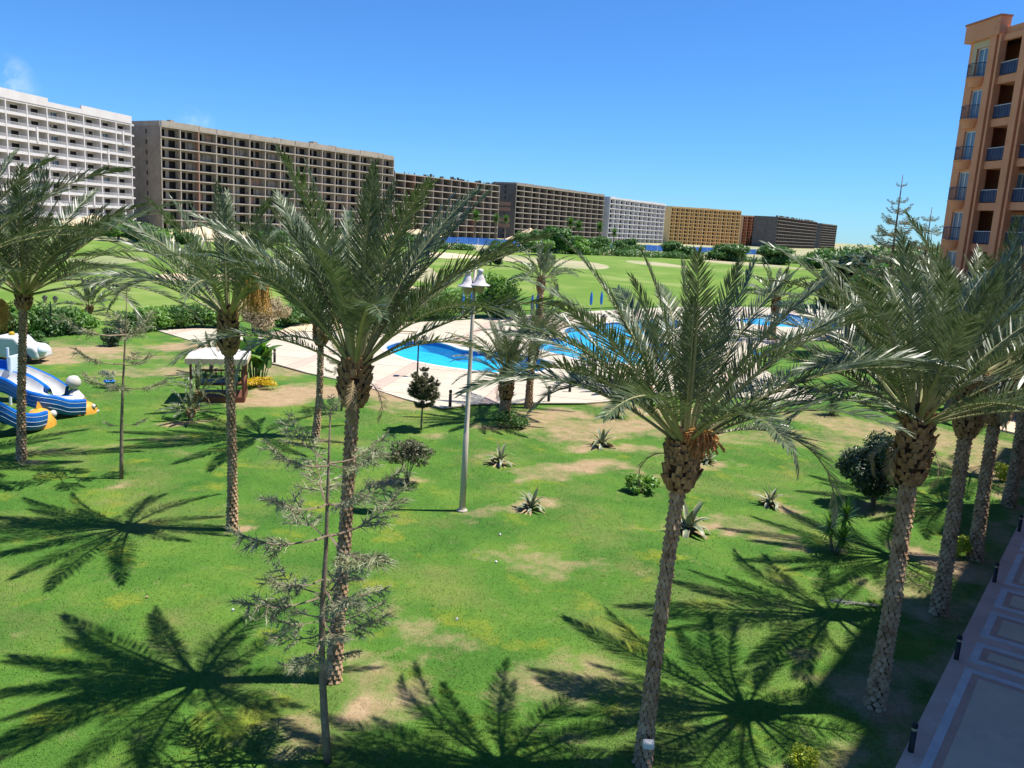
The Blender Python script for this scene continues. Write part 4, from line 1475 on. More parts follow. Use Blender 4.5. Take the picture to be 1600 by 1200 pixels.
palm('slender date palm on the deck edge right behind the stout short one', (826, 636), (835, 537), rad=0.165, brad=0.21, bh=0.9, L=3.6, nf=24, seed=32, emin=22, emax=80, bendk=1.1)
palm('date palm in the deck beyond the pools, crown left of the nearest palm', (842, 500), (846, 432), rad=.3, brad=.4, bh=1.5, L=4.5, nf=26, seed=33, far=True, emin=5)
palm('date palm trunk behind the nearest palm, between pool and lawn', (1012, 612), (1018, 545), rad=.24, brad=.34, bh=1.0, L=3.3, nf=24, seed=34, far=True, emin=5)
palm('date palm by the far pool seen between the right-hand crowns', (1205, 532), (1214, 462), rad=.3, brad=.4, bh=1.5, L=4.3, nf=26, seed=35, far=True, emin=8)
palm('date palm on the lawn patch beyond the right palms', (1322, 566), (1330, 500), rad=.28, brad=.4, bh=1.2, L=3.6, nf=26, seed=36, far=True, emin=8)
palm('date palm in the shade at the foot of the orange building', (1488, 640), (1500, 520), rad=.32, brad=.45, bh=1.6, L=4.0, nf=26, seed=37, far=True, emin=8)
palm('small young palm behind the left hedge on the golf course edge', (140, 492), (140, 478), rad=.16, brad=.25, bh=.45, L=3.2, nf=22, seed=38, far=True, emin=10)
palm('low bushy young palm behind the gazebo shelter', (332, 585), (330, 556), rad=.10, brad=.16, bh=.4, L=1.8, nf=20, seed=39, far=True, emin=10)
palm('young feathery palm in front of the gazebo shelter', (308, 640), (312, 612), rad=.07, brad=.12, bh=.35, L=1.7, nf=16, seed=40, far=True, emin=5)
palm('small bushy palm clump on the lawn in front of the gazebo', (298, 655), (298, 643), rad=.06, brad=.12, bh=.2, L=1.3, nf=18, seed=41, far=True, emin=5)


# white box strapped to the nearest palm
bx = MB()
p = atY(1013, 1163, G(1004, 1192).y - .30)
bx.box(-.09, .09, -.06, .06, -.055, .055)
bx.box(-.075, .075, -.068, -.0605, -.04, .04)
tag(bx.build('junction_box', M['slide_white'], loc=p), 'small white junction box strapped low on the nearest palm trunk', 'box')

# fallen frond
ff = inst('fallen_frond', frond_mesh(2.2, .35, 555, [M['leaf_grey'], M['leaf_grey']], npair=30, keel=.1, lmax=.25), None, G(1372, 950) + Vector((0, 0, .06)))
ff.rotation_euler = (R(8), R(2), math.atan2(G(1285, 935).y - G(1372, 950).y, G(1285, 935).x - G(1372, 950).x))
tag(ff, 'fallen grey palm frond lying on the grass by the right palms', 'palm frond')


# ------------------------------------------------------------------ leaf clouds, shrubs
def leaf_cloud(name, clumps, n, size, mt, parent, seed=1, up=.5, aspect=.45, shell=.55):
    """clumps: list of (centre, (rx,ry,rz)); leaves are folded diamonds"""
    g_ = np.random.default_rng(seed)
    w = np.array([c[1][0] * c[1][1] + c[1][1] * c[1][2] + c[1][0] * c[1][2] for c in clumps])
    idx = g_.choice(len(clumps), n, p=w / w.sum())
    C = np.array([c[0] for c in clumps])[idx]
    S = np.array([c[1] for c in clumps])[idx]
    d = g_.normal(size=(n, 3))
    d /= np.linalg.norm(d, axis=1)[:, None]
    rr = (shell + (1 - shell) * g_.random(n)) * (1 + .10 * g_.normal(size=n))
    P = C + d * S * rr[:, None]
    P[:, 2] = np.maximum(P[:, 2], .02)
    nrm = d + g_.normal(size=(n, 3)) * .7 + np.array([0, 0, up])
    nrm /= np.linalg.norm(nrm, axis=1)[:, None]
    a_ = np.cross(nrm, g_.normal(size=(n, 3)))
    a_ /= np.linalg.norm(a_, axis=1)[:, None]
    b_ = np.cross(nrm, a_)
    sz = size * (.65 + .7 * g_.random(n))[:, None]
    V = np.empty((n, 4, 3))
    V[:, 0] = P - a_ * sz
    V[:, 1] = P + b_ * sz * aspect - nrm * sz * .15
    V[:, 2] = P + a_ * sz
    V[:, 3] = P - b_ * sz * aspect - nrm * sz * .15
    F = np.arange(n * 4).reshape(n, 4)
    F3 = np.concatenate([F[:, [0, 1, 2]], F[:, [0, 2, 3]]])
    o = inst(name, np_mesh(name, V.reshape(-1, 3), F3, mt), parent)
    return tag(o, kind='stuff')


def clumps_in(rx, ry, rz, cz, n, k, seed, low=0.0):
    r = random.Random(seed)
    out = []
    while len(out) < n:
        d = Vector((r.gauss(0, 1), r.gauss(0, 1), r.gauss(0, 1))).normalized() * r.uniform(.35, .8)
        q = Vector((d.x * rx, d.y * ry, cz + d.z * rz))
        if q.z < low: continue
        s = k * r.uniform(.7, 1.2)
        out.append((tuple(q), (rx * s, ry * s, rz * s)))
    return out


def stems(parent, n, h, spread, rad, seed, mt=None, z0=0.0):
    r = random.Random(seed)
    for i in range(n):
        a_ = 6.283 * i / n + r.uniform(-.3, .3)
        e = Vector((math.cos(a_), math.sin(a_), 0)) * spread * r.uniform(.6, 1.1)
        m = MB()
        pts = [Vector((0, 0, z0 - .05)) + e * .08, e * .3 + Vector((0, 0, h * .4)), e * .75 + Vector((0, 0, h * .75)), e + Vector((0, 0, h))]
        m.tube(pts, [rad, rad * .8, rad * .6, rad * .35], 6)
        m.build('stem', mt or M['bark'], parent, smooth=True)


def shrub(label, px, r, h, mt, n=2600, size=.06, seed=1, clear=.0, nst=5, group=None, name='shrub', k=.42, cl=14, loc=None, cat='shrub'):
    p = loc or G(*px)
    root = empty(name, (p.x, p.y, lawn_z(p.x, p.y)), label, cat, group)
    rz = (h - clear) / 2
    stems(root, nst, clear + rz, r * .5, max(.012, r * .028), seed)
    leaf_cloud('foliage', clumps_in(r, r, rz, clear + rz, cl, k, seed, clear + .05), n, size, mt, root, seed)
    return root


shrub('round-topped shrub on several bare stems left of the lamp post', (636, 757), .80, 1.75, M['leaf_olive'], 3200, .055, 51, clear=.72, nst=7)
shrub('big dark glossy round shrub beside the first terrace palm', (1364, 790), 1.2, 2.6, M['leaf_dark'], 8000, .075, 52, clear=.38, nst=8)
shrub('low bright green leafy bush on the lawn left of the nearest palm', (1003, 768), .62, .72, M['leaf_bright'], 1500, .07, 53, clear=0)
shrub('yellow-green ball bush at the bottom edge of the picture', (1250, 1196), .26, .42, M['leaf_yellow'], 1500, .03, 54, name='ball_bush', k=.6)
shrub('yellow-green ball bush at the foot of the third terrace palm', (1497, 868), .34, .72, M['leaf_yellow'], 1900, .035, 55, name='ball_bush', k=.6)
shrub('yellow-green ball bush in the sun between the fourth and third terrace palms', (1562, 752), .42, .85, M['leaf_yellow'], 1700, .04, 56, name='ball_bush', k=.6)
shrub('small yellow-green bush near the shaded path at the right', (1533, 664), .45, .8, M['leaf_yellow'], 900, .05, 57, name='ball_bush', k=.6)
shrub('large tan dried-out bush on the sandy verge behind the deck', (412, 519), 2.0, 2.9, M['leaf_tan'], 6500, .10, 58, clear=0, nst=8)
shrub('low grey shrub on the deck left of the small pool', (607, 521), .95, .85, M['leaf_grey'], 1300, .09, 59)
shrub('low flower bed of green and yellow plants at the stout palm foot', (790, 668), 1.15, .65, M['leaf_mid'], 1500, .07, 60, name='flower_bed', cat='plants')
shrub('mound of yellow flowers beside the banana plant', (406, 606), .95, .6, M['flower'], 2400, .05, 61, name='flower_bush')
shrub('small dark shrub by the railing of the large pool', (902, 592), .8, .9, M['leaf_dark'], 900, .08, 62)
shrub('pale green shrub by the large pool behind the railing', (918, 571), .7, 1.0, M['leaf_olive'], 700, .09, 63)
shrub('rounded bright green hedge bush behind the lamp post', (778, 497), 2.6, 4.3, M['leaf_bright'], 6500, .17, 64, name='hedge_bush', k=.5)
shrub('low shrub between tree and blue bucket behind the slides', (176, 540), .7, 1.3, M['leaf_dark'], 1200, .09, 65)
shrub('dark leafy shrub left of the slides beside the white play car', (58, 556), .7, 1.5, M['leaf_mid'], 900, .12, 66)

# hedge behind the lawn and the deck, bush by bush
hd = [(72, 522, 1.5, 1.9), (98, 520, 1.6, 2.1), (128, 519, 1.4, 1.8), (200, 519, 1.3, 1.6), (228, 516, 1.5, 1.8), (258, 513, 1.6, 1.9), (288, 512, 1.5, 1.8), (318, 511, 1.6, 1.9), (345, 512, 1.4, 1.8), (450, 509, 1.5, 1.9), (475, 506, 1.5, 1.8), (520, 504, 1.6, 2.0), (548, 503, 1.8, 2.2), (600, 502, 1.9, 2.9), (625, 500, 2.0, 3.0), (650, 500, 1.9, 3.0), (676, 499, 2.0, 3.1), (700, 497, 2.0, 3.1), (724, 496, 1.9, 3.0), (10, 524, 1.6, 2.0), (40, 523, 1.6, 2.0)]
pos = ['at the left edge', 'behind the first left palm']
for i, (x, y, rr, hh) in enumerate(sorted(hd)):
    yel = x in (228, 345, 475)
    lb = 'hedge bush number %s from the left along the golf course' % ('one two three four five six seven eight nine ten eleven twelve thirteen fourteen fifteen sixteen seventeen eighteen nineteen twenty twenty-one'.split()[i])
    shrub(lb, (x, y), rr, hh, M['leaf_bright'] if (i % 3 == 1 or yel) else M['leaf_mid'], 2300, .13, 700 + i, name='hedge_bush', group='hedge along the golf course', nst=4, k=.5)


# ------------------------------------------------------------------ Norfolk pines
def pine_branch(L, seed, dens=1.0, mt=None, droop=.25, nl=.17, ww=.006, curve=.25, st0=.28):
    r = random.Random(seed)
    m = MB()
    n = 8
    pts = [Vector((L * i / n, r.uniform(-.02, .02) * L, curve * L * (i / n) ** 2 - droop * L * .3 * math.sin(math.pi * i / n))) for i in range(n + 1)]
    m.tube(pts, [.018 * (1 - .8 * i / n) * max(.5, L) for i in range(n + 1)], 4, 0)
    tw = []
    for j in range(int(13 * dens)):
        s = st0 + (1 - st0) * (j + r.random() * .6) / (13 * dens)
        i = min(n - 1, int(s * n))
        q = pts[i].lerp(pts[i + 1], s * n - i)
        sd_ = 1 if j % 2 else -1
        tl = L * .36 * (1.15 - s) * r.uniform(.7, 1.2) + .08
        d = Vector((r.uniform(.4, .9), sd_ * r.uniform(.5, 1), r.uniform(-.15, .25))).normalized()
        tw.append((q, d, tl))
    tw.append((pts[-2], (pts[-1] - pts[-2]).normalized(), L * .16))
    for (q, d, tl) in tw:
        m.tube([q, q + d * tl], [.006, .003], 3, 0, cap=False)
        k = max(5, int(tl / .017 * dens))
        for i in range(k):
            p_ = q + d * tl * (i + .3) / k
            for _ in range(2):
                nd = (d * r.uniform(.5, 1.2) + Vector((r.gauss(0, .45), r.gauss(0, .45), r.gauss(.15, .5)))).normalized()
                ln = nl * r.uniform(.6, 1.1)
                w = nd.cross(Vector((r.gauss(0, 1), r.gauss(0, 1), r.gauss(0, 1)))).normalized() * ww
                e = p_ + nd * ln + Vector((0, 0, -ln * .2))
                m.add([p_ - w, p_ + w, e], [(0, 1, 2)], 1)
    return m.mesh('branch', [M['bark'], mt or M['araucaria']])


PB = [pine_branch(1.0, 900 + i, dens=1.05, ww=.0075, nl=.16, st0=.36) for i in range(5)]
PBF = [pine_branch(1.0, 950 + i, dens=1.0, nl=.10, ww=.013, curve=.42, droop=.2) for i in range(3)]


PBS = [pine_branch(1.0, 970 + i, dens=1.3, nl=.20, ww=.028, curve=.3, droop=.1, st0=.2, mt=M['leaf_olive']) for i in range(3)]


def pine(label, base, top, whorls, rad, seed, meshes=None, back=0.0, lean=None, loc=None, height=None, name='norfolk_pine', tuft=True, bow=0.0):
    r = random.Random(seed)
    b = loc or G(*base)
    b = Vector((b.x, b.y, lawn_z(b.x, b.y) - .03 if abs(b.x) < 80 and b.y < 110 else 0))
    t = Vector((0, 0, height)) if height else atY(*top, b.y + back) - b
    root = empty(name, b, label, 'pine tree')
    m = MB()
    pts = []
    for i in range(9):
        s = i / 8
        pts.append(t * s + Vector((math.sin(s * 5 + seed) * .03 - bow * math.sin(math.pi * min(1, s * 1.6)) , math.cos(s * 4 + seed) * .03, 0)))
    m.tube(pts, [rad * (1 - .85 * i / 8) for i in range(9)], 8)
    m.build('trunk', M['bark'], root, smooth=True)
    ax = t.normalized()
    for (s, nbr, ln, el) in whorls:
        a0 = r.uniform(0, 6.28)
        for k in range(nbr):
            az = a0 + 6.283 * k / nbr + r.uniform(-.3, .3)
            o = inst('branch', r.choice(meshes or PB), root, t * (s + r.uniform(-.008, .008)) + Vector((-bow * math.sin(math.pi * min(1, s * 1.6)), 0, 0)))
            o.rotation_euler = (r.uniform(-.2, .2), -R(el + r.uniform(-8, 8)), az)
            sc_ = ln * r.uniform(.75, 1.15)
            o.scale = (sc_, sc_, sc_ * .9)
    if tuft:
        for k in range(5):
            o = inst('branch', (meshes or PB)[k % 3], root, t * .985)
            o.rotation_euler = (0, -R(50), k * 1.257 + .3)
            o.scale = (.32 * max(1, t.length / 7),) * 3
    return root


pine('thin sparse Norfolk pine in front of the tall left palm, lowest in the picture', (510, 1187), (514, 640),
     [(.33, 3, .7, 2), (.385, 4, 1.15, -6), (.43, 5, 1.0, 0), (.50, 5, 1.3, -2), (.54, 2, 1.0, 4), (.66, 4, 1.4, 2), (.75, 4, 1.3, 8), (.86, 4, 1.1, 10)], .075, 71, bow=.07)
pine('very thin young pine with few branches beside the left palm', (190, 747), (196, 455), [(.30, 2, .7, 5), (.50, 3, 1.6, 4), (.62, 3, 1.3, 8), (.78, 4, 1.7, 10)], .07, 72)
pine('small symmetrical Norfolk pine at the edge of the pool deck', (659, 672), (664, 566), [(.35, 5, .55, 12), (.45, 6, .8, 18), (.56, 6, .8, 22), (.68, 6, .6, 28), (.86, 5, .25, 30)], .05, 73, meshes=PBS, tuft=False)
pine('slim sapling pine behind the tall left palm trunk', (534, 642), (541, 520), [(.5, 4, .8, 5), (.62, 5, 1.0, 8), (.74, 4, .9, 8), (.86, 3, .7, 10)], .06, 74)
pine('tall layered Norfolk pine rising behind the right palm crowns', None, None, [(.40, 7, 3.0, 4), (.49, 7, 2.7, 5), (.57, 7, 2.3, 5), (.65, 7, 2.0, 6), (.72, 7, 1.6, 6), (.78, 6, 1.35, 6), (.835, 6, 1.1, 6), (.93, 5, .6, 4)], .22, 75, meshes=PBF, loc=Vector((34.3, 78.0, 0)), height=15.4, tuft=False)
pine('shorter layered Norfolk pine right of the tall one', None, None, [(.45, 7, 2.6, 4), (.58, 7, 2.2, 5), (.70, 7, 1.8, 6), (.82, 7, 1.4, 6), (.90, 6, .9, 6)], .18, 76, meshes=PBF, loc=Vector((36.4, 76.0, 0)), height=12.6, tuft=False)


# ------------------------------------------------------------------ agaves, yuccas, banana plant
def agave_leaf(bend, seed, dry=False):
    m = MB()
    n = 7
    p = Vector((0, 0, 0))
    rows = []
    for i in range(n + 1):
        s = i / n
        w = .075 * (math.sin(math.pi * (.22 + .78 * s)) ** .8 if s < 1 else 0) * (1.0) + .002
        rows.append((p.copy(), w))
        th = R(0) - bend * s ** 1.5
        p = p + Vector((math.cos(th), 0, math.sin(th))) * (1.0 / n)
    V, F, MI = [], [], []
    for (q, w) in rows:
        V += [(q.x, -w, q.z + w * .55), (q.x, -w * .72, q.z + w * .3), (q.x, 0, q.z), (q.x, w * .72, q.z + w * .3), (q.x, w, q.z + w * .55)]
    for i in range(n):
        for k in range(4):
            F.append((i * 5 + k, i * 5 + k + 1, (i + 1) * 5 + k + 1, (i + 1) * 5 + k))
            MI.append(1 if k in (0, 3) else 0)
    me = bpy.data.meshes.new('leaf')
    me.from_pydata(V, [], F)
    for q in ([M['agave_dry']] * 2 if dry else [M['agave'], M['agave_edge']]):
        me.materials.append(q)
    me.polygons.foreach_set('material_index', MI)
    me.polygons.foreach_set('use_smooth', [True] * len(F))
    me.update()
    return me


AG = [agave_leaf(b, i) for i, b in enumerate((.15, .6, 1.3, 2.1, 2.7))]
AGD = agave_leaf(.4, 9, True)


def agave(label, px, size, seed, n=17):
    r = random.Random(seed)
    p = G(*px)
    root = empty('agave', (p.x, p.y, lawn_z(p.x, p.y)), label, 'agave', 'agaves on the lawn')
    for i in range(n):
        u = (i + .5) / n
        o = inst('leaf', AG[min(4, int(u * 4.4 + r.uniform(0, .9)))], root, (0, 0, .05))
        o.rotation_euler = (r.uniform(-.3, .3), -R(80 - 62 * u + r.uniform(-8, 8)), i * 2.4 + r.uniform(-.3, .3))
        s = size * .92 * r.uniform(.75, 1.1)
        o.scale = (s, s * 1.35, s * 1.1)
    for i in range(4):
        o = inst('dry_leaf', AGD, root, (0, 0, .03))
        o.rotation_euler = (r.uniform(-.4, .4), -R(r.uniform(0, 8)), r.uniform(0, 6.28))
        o.scale = (size * .8,) * 3
    return root


agave('variegated agave right of the lamp post, towards the pool', (781, 726), .85, 81)
agave('variegated agave right of the lamp post foot, nearest to it', (830, 797), .80, 82)
agave('pale sprawling agave in front of the dark path edge plants', (940, 698), .95, 83)
agave('variegated agave half hidden behind the nearest palm trunk', (1076, 828), 1.05, 84)
agave('sprawling agave left of the big dark shrub', (1203, 788), .80, 85)
agave('small agave right behind the nearest palm crown base', (1106, 721), .62, 86)


def spike(L, w, seed):
    m = MB()
    r = random.Random(seed)
    bend = r.uniform(.1, .5)
    rows = []
    for i in range(5):
        s = i / 4
        rows.append(((L * s, -w * (1 - s) ** .7 - .001, -bend * L * .4 * s * s), (L * s, w * (1 - s) ** .7 + .001, -bend * L * .4 * s * s)))
    m.add([p for q in rows for p in q], [(2 * i, 2 * i + 1, 2 * i + 3, 2 * i + 2) for i in range(4)])
    return m


def yucca(label, px, heads, seed, mt=None, name='yucca', lf=.5):
    """heads: list of (dx, dy, height, radius)"""
    r = random.Random(seed)
    p = G(*px)
    root = empty(name, (p.x, p.y, lawn_z(p.x, p.y)), label, 'yucca')
    for (dx, dy, h, rad) in heads:
        st_ = MB()
        st_.tube([(dx * .3, dy * .3, -.03), (dx * .8, dy * .8, h * .5), (dx, dy, h)], [.05, .042, .035], 7)
        st_.build('stem', M['bark'], root, smooth=True)
        hd_ = MB()
        for i in range(90):
            u = i / 90
            el = R(88 - 130 * u + r.uniform(-8, 8))
            az = i * 2.4
            s = spike(rad * r.uniform(.9, 1.15), .030, i)
            Mx = Matrix.Rotation(az, 4, 'Z') @ Matrix.Rotation(-el, 4, 'Y')
            vs_ = [Mx @ Vector(v) + Vector((dx, dy, h + .05 - u * .22)) for v in s.v]
            hd_.add(vs_, s.f)
        tag(hd_.build('leaf_rosette', mt or M['leaf_mid'], root), kind='stuff')
    return root


yucca('three-headed spiky yucca on the lawn left of the first terrace palm', (1304, 862), [(-.22, 0, .82, .46), (.24, .1, 1.15, .5), (.12, -.2, .55, .38)], 91, M['leaf_bright'])
yucca('yucca with bright rosette at the right end of the deck', (1297, 648), [(0, 0, .75, .8), (.3, .2, .45, .6)], 92, lf=.6)
yucca('dark spiky plant at the deck edge left of the nearest palm', (966, 652), [(0, 0, .6, .75), (-.2, .2, .9, .6)], 93, M['leaf_dark'])


def banana(label, px, seed, n=17, h=2.6):
    r = random.Random(seed)
    p = G(*px)
    root = empty('banana_plant', (p.x, p.y, lawn_z(p.x, p.y)), label, 'plant')
    for i in range(n):
        m = MB()
        L = r.uniform(1.1, 1.8)
        w = r.uniform(.22, .34)
        rows = []
        bend = r.uniform(.4, 1.4)
        q = Vector((0, 0, 0))
        for j in range(8):
            s = j / 7
            ww = w * math.sin(math.pi * (.08 + .9 * s)) ** .6
            rows.append((q.copy(), ww))
            th = -bend * s
            q = q + Vector((math.cos(th), 0, math.sin(th))) * L / 7
        V = []
        for (c_, ww) in rows:
            V += [(c_.x, -ww, c_.z + ww * .35), (c_.x, 0, c_.z), (c_.x, ww, c_.z + ww * .35)]
        m.add(V, [(j * 3 + k, j * 3 + k + 1, j * 3 + k + 4, j * 3 + k + 3) for j in range(7) for k in range(2)])
        ang = r.uniform(0, 6.28)
        ba = Vector((r.uniform(-.6, .6), r.uniform(-.5, .5), h * r.uniform(.2, .62)))
        m.build('leaf', M['leaf_bright'] if r.random() < .45 else M['leaf_mid'], root, smooth=True, loc=ba, rot=(r.uniform(-.3, .3), -R(r.uniform(35, 85)), ang))
        s_ = MB()
        s_.tube([(ba.x * .6, ba.y * .6, -.03), ba], [.035, .02], 5)
        s_.build('stalk', M['leaf_mid'], root)
    return root


banana('bright green banana plant right of the gazebo shelter', (400, 597), 95, n=24, h=3.0)
banana('tall banana plant behind the gazebo roof', (372, 592), 96, n=12, h=3.4)
# ------------------------------------------------------------------ lamp posts
def lamp_head(root, o, s=1.0):
    h = MB()
    h.lathe([(.0, .58), (.09, .57), (.115, .50), (.10, .43), (.085, .40), (.12, .34), (.17, .22), (.21, .10), (.36, .02), (.37, .0), (.34, -.01), (.18, .03), (.0, .04)], 20)
    hd = h.build('lamp_cap', M['lamp_metal'], root, smooth=True, loc=o, scale=s)
    g_ = MB()
    g_.lathe([(.20, .0), (.19, -.06), (.145, -.20), (.10, -.27), (.0, -.28)], 16)
    g_.build('diffuser', M['lamp_glass'], hd, smooth=True)


b = G(722, 797)
b.z = lawn_z(b.x, b.y)
top = atY(743, 412, b.y) - b
lp = empty('lamp_post', b, 'tall pale metal lamp post with bell-shaped lamps in the middle of the lawn', 'lamp post')
m = MB()
m.tube([(0, 0, -.05), top * .33, top * .331, top * .66, top], [.105, .085, .078, .062, .045], 14)
m.build('post', M['pole'], lp, smooth=True)
MB().lathe([(.17, -.03), (.17, .04), (.12, .05), (.105, .12)], 14).build('base_flange', M['pole'], lp)
ztop = top.z
for i, (dx, dy) in enumerate(((-.19, -.22), (.17, -.25), (.30, .3), (-.2, .3))):
    a = MB()
    hb = Vector((top.x + dx, dy, ztop - .62 - (.06 if i == 0 else 0)))
    a.tube([top * .985, Vector((top.x + dx * .5, dy * .5, ztop + .12)), Vector((hb.x, hb.y, ztop + .08)), hb + Vector((0, 0, .55))], .02, 6)
    if i < 2:
        a.build('arm', M['lamp_metal'], lp, smooth=True)
        lamp_head(lp, hb, .85)
MB().lathe([(.05, 0), (.07, .02), (.03, .12), (0, .16)], 10, (top.x, 0, ztop)).build('finial', M['lamp_metal'], lp)


def lantern_post(label, px, h, heads=2):
    p = G(*px)
    root = empty('lantern_post', (p.x, p.y, .1), label, 'lamp post')
    MB().tube([(0, 0, -.1), (0, 0, h * .5), (0, 0, h)], [.06, .045, .035], 8).build('post', M['black'], root)
    for i in range(heads):
        a_ = 6.283 * i / heads
        o = Vector((math.cos(a_) * .34, math.sin(a_) * .15, h - .05))
        MB().tube([(0, 0, h - .25), o], .02, 5).build('arm', M['black'], root)
        c = MB()
        c.lathe([(.0, .46), (.06, .44), (.19, .30), (.19, .28), (.14, .28)], 8)
        hd = c.build('lantern_cap', M['black'], root, loc=o)
        g_ = MB()
        g_.lathe([(.15, .28), (.09, 0), (.0, -.03)], 8)
        g_.build('lantern_glass', M['lamp_glass'], hd)


lantern_post('small lantern post with three lamps in front of the kidney-shaped pool', (652, 590), 2.0, 3)
lantern_post('thin dark lamp post at the edge of the large pool', (927, 602), 3.7, 2)
lantern_post('thin dark lamp post on the lawn edge beyond the white play car', (81, 526), 2.2, 2)


# ------------------------------------------------------------------ bollards
def bollard_meshes():
    a = MB(); a.lathe([(.085, 0), (.085, .62), (.0, .621)], 14)
    c = MB(); c.lathe([(.075, .621), (.075, .70)], 14)
    e = MB(); e.lathe([(.09, .70), (.09, .80), (.06, .83), (0, .835)], 14)
    return a.mesh('post', M['black'], True), c.mesh('light_band', M['brass']), e.mesh('cap', M['black'])


BM = bollard_meshes()


def bollard(p, label, s=1.0, group='bollard lights'):
    r_ = empty('bollard_light', p, label, 'bollard', group)
    for nm, me in zip(('post', 'light_band', 'cap'), BM):
        inst(nm, me, r_, scale=(s * .9, s * .9, s))


for al, lb in ((0.0, 'at the bottom edge, lowest of the terrace row'), (4.4, 'second from the bottom on the terrace edge'), (10.0, 'third from the bottom on the terrace edge'), (15.4, 'fourth from the bottom on the terrace edge'), (21, 'fifth along the terrace edge, behind palm trunks'), (27, 'sixth along the terrace edge, farthest')):
    bollard(terr(al, .10, .12), 'black bollard light ' + lb, .68)
for (x, y, lb) in ((429, 568, 'on the deck edge beside the banana plant'), (703, 637, 'on the deck edge in front of the kidney-shaped pool'), (857, 629, 'on the deck edge right of the slender palm'), (890, 614, 'on the deck below the pool railing'), (981, 622, 'on the deck edge under the nearest palm crown'), (525, 513, 'on the sandy verge behind the deck'), (628, 506, 'at the back edge of the deck by the hedge')):
    p = G(x, y)
    bollard(Vector((p.x, p.y, .06)), 'small dark bollard light ' + lb, 1.0)

# low railing by the large pool
rp = [G(892, 583), G(940, 577), G(975, 580)]
root = empty('pool_railing', rp[0] + Vector((0, 0, .1)), 'thin low metal railing by the large pool', 'railing')
m = MB()
for z in (.9, .45):
    m.tube([p - rp[0] + Vector((0, 0, z)) for p in rp], .022, 6)
m.build('rail', M['lamp_metal'], root)
for k in range(9):
    q = rp[0].lerp(rp[1], k / 4) if k <= 4 else rp[1].lerp(rp[2], (k - 4) / 4)
    MB().tube([q - rp[0], q - rp[0] + Vector((0, 0, .9))], .02, 6).build('rail_post', M['lamp_metal'], root)

# ------------------------------------------------------------------ gazebo with white canvas roof
gz = G(343, 622)
gr = empty('gazebo', (gz.x, gz.y, lawn_z(gz.x, gz.y)), 'wooden garden shelter with white canvas roof and bench, behind a palm trunk', 'gazebo', rz=R(14))
W, D, HH = 1.15, 1.0, 1.98
for sx in (-1, 1):
    for sy in (-1, 1):
        MB().box(sx * W - .05, sx * W + .05, sy * D - .05, sy * D + .05, -.05, HH).build('post', M['darkwood'], gr)
rf = MB()
nx_, ny_ = 12, 8
V = []
for j in range(ny_ + 1):
    for i in range(nx_ + 1):
        u, v = i / nx_ * 2 - 1, j / ny_ * 2 - 1
        z = HH + .12 + .42 * (1 - max(abs(u), abs(v)) ** 1.2) - .05 * math.sin(i * 1.9 + j) * .6
        V.append((u * (W + .22), v * (D + .22), z))
F = [(j * (nx_ + 1) + i, j * (nx_ + 1) + i + 1, (j + 1) * (nx_ + 1) + i + 1, (j + 1) * (nx_ + 1) + i) for j in range(ny_) for i in range(nx_)]
rf.add(V, F)
cv = rf.build('canvas_roof', M['canvas'], gr, smooth=True)
vl = MB()
per = [(-1, -1), (1, -1), (1, 1), (-1, 1)]
for k in range(4):
    a0, a1 = per[k], per[(k + 1) % 4]
    n = 8
    for i in range(n):
        s0, s1 = i / n, (i + 1) / n
        q = [((a0[0] * (1 - s) + a1[0] * s) * (W + .222), (a0[1] * (1 - s) + a1[1] * s) * (D + .222)) for s in (s0, (s0 + s1) / 2, s1)]
        zt = HH + .13
        vl.add([(*q[0], zt), (*q[1], zt), (*q[2], zt), (*q[2], zt - .20), (*q[1], zt - .32), (*q[0], zt - .20)], [(0, 1, 4, 5), (1, 2, 3, 4)])
vl.build('valance', M['cream'], cv)
for sy in (-1, 1):
    MB().box(-W, W, sy * D - .045, sy * D + .045, HH, HH + .1).build('roof_beam', M['darkwood'], gr)
MB().box(-W + .06, W - .06, -D + .06, D - .06, .12, .22).build('floor', M['darkwood'], gr)
MB().box(-W - .02, W + .02, -D - .075, -D - .051, .0, .28).build('skirt_board', M['darkwood'], gr)
MB().box(W + .051, W + .075, -D, D, .0, .28).build('skirt_board', M['darkwood'], gr)
bn = MB()
bn.box(-W + .15, W - .15, D - .65, D - .1, .55, .62)
bn.build('bench_seat', M['darkwood'], gr)
for i in range(9):
    x = -W + .2 + i * (2 * W - .4) / 8
    MB().box(x - .03, x + .03, D - .12, D - .08, .63, 1.15).build('bench_slat', M['darkwood'], gr)
MB().box(-W + .1, W - .1, D - .13, D - .07, 1.151, 1.24).build('bench_rail', M['darkwood'], gr)
for i in range(7):
    y = -D + .15 + i * (2 * D - .3) / 6
    MB().box(W - .03, W + .03, y - .025, y + .025, .29, .9).build('side_slat', M['darkwood'], gr)
MB().box(W - .04, W + .04, -D + .06, D - .06, .901, .97).build('side_rail', M['darkwood'], gr)
for i in range(4):
    MB().box(.2 + i * .32, .26 + i * .32, -D - .02, -D + .02, .29, .85).build('front_slat', M['darkwood'], gr)
MB().box(.12, W - .06, -D - .03, -D + .03, .851, .93).build('front_rail', M['darkwood'], gr)
cu = MB()
cu.box(-.9, .2, D - .62, D - .16, .621, .78)
c_ = cu.build('seat_cushion', M['cushion'], gr)
bv = c_.modifiers.new('bevel', 'BEVEL'); bv.width = .05; bv.segments = 3


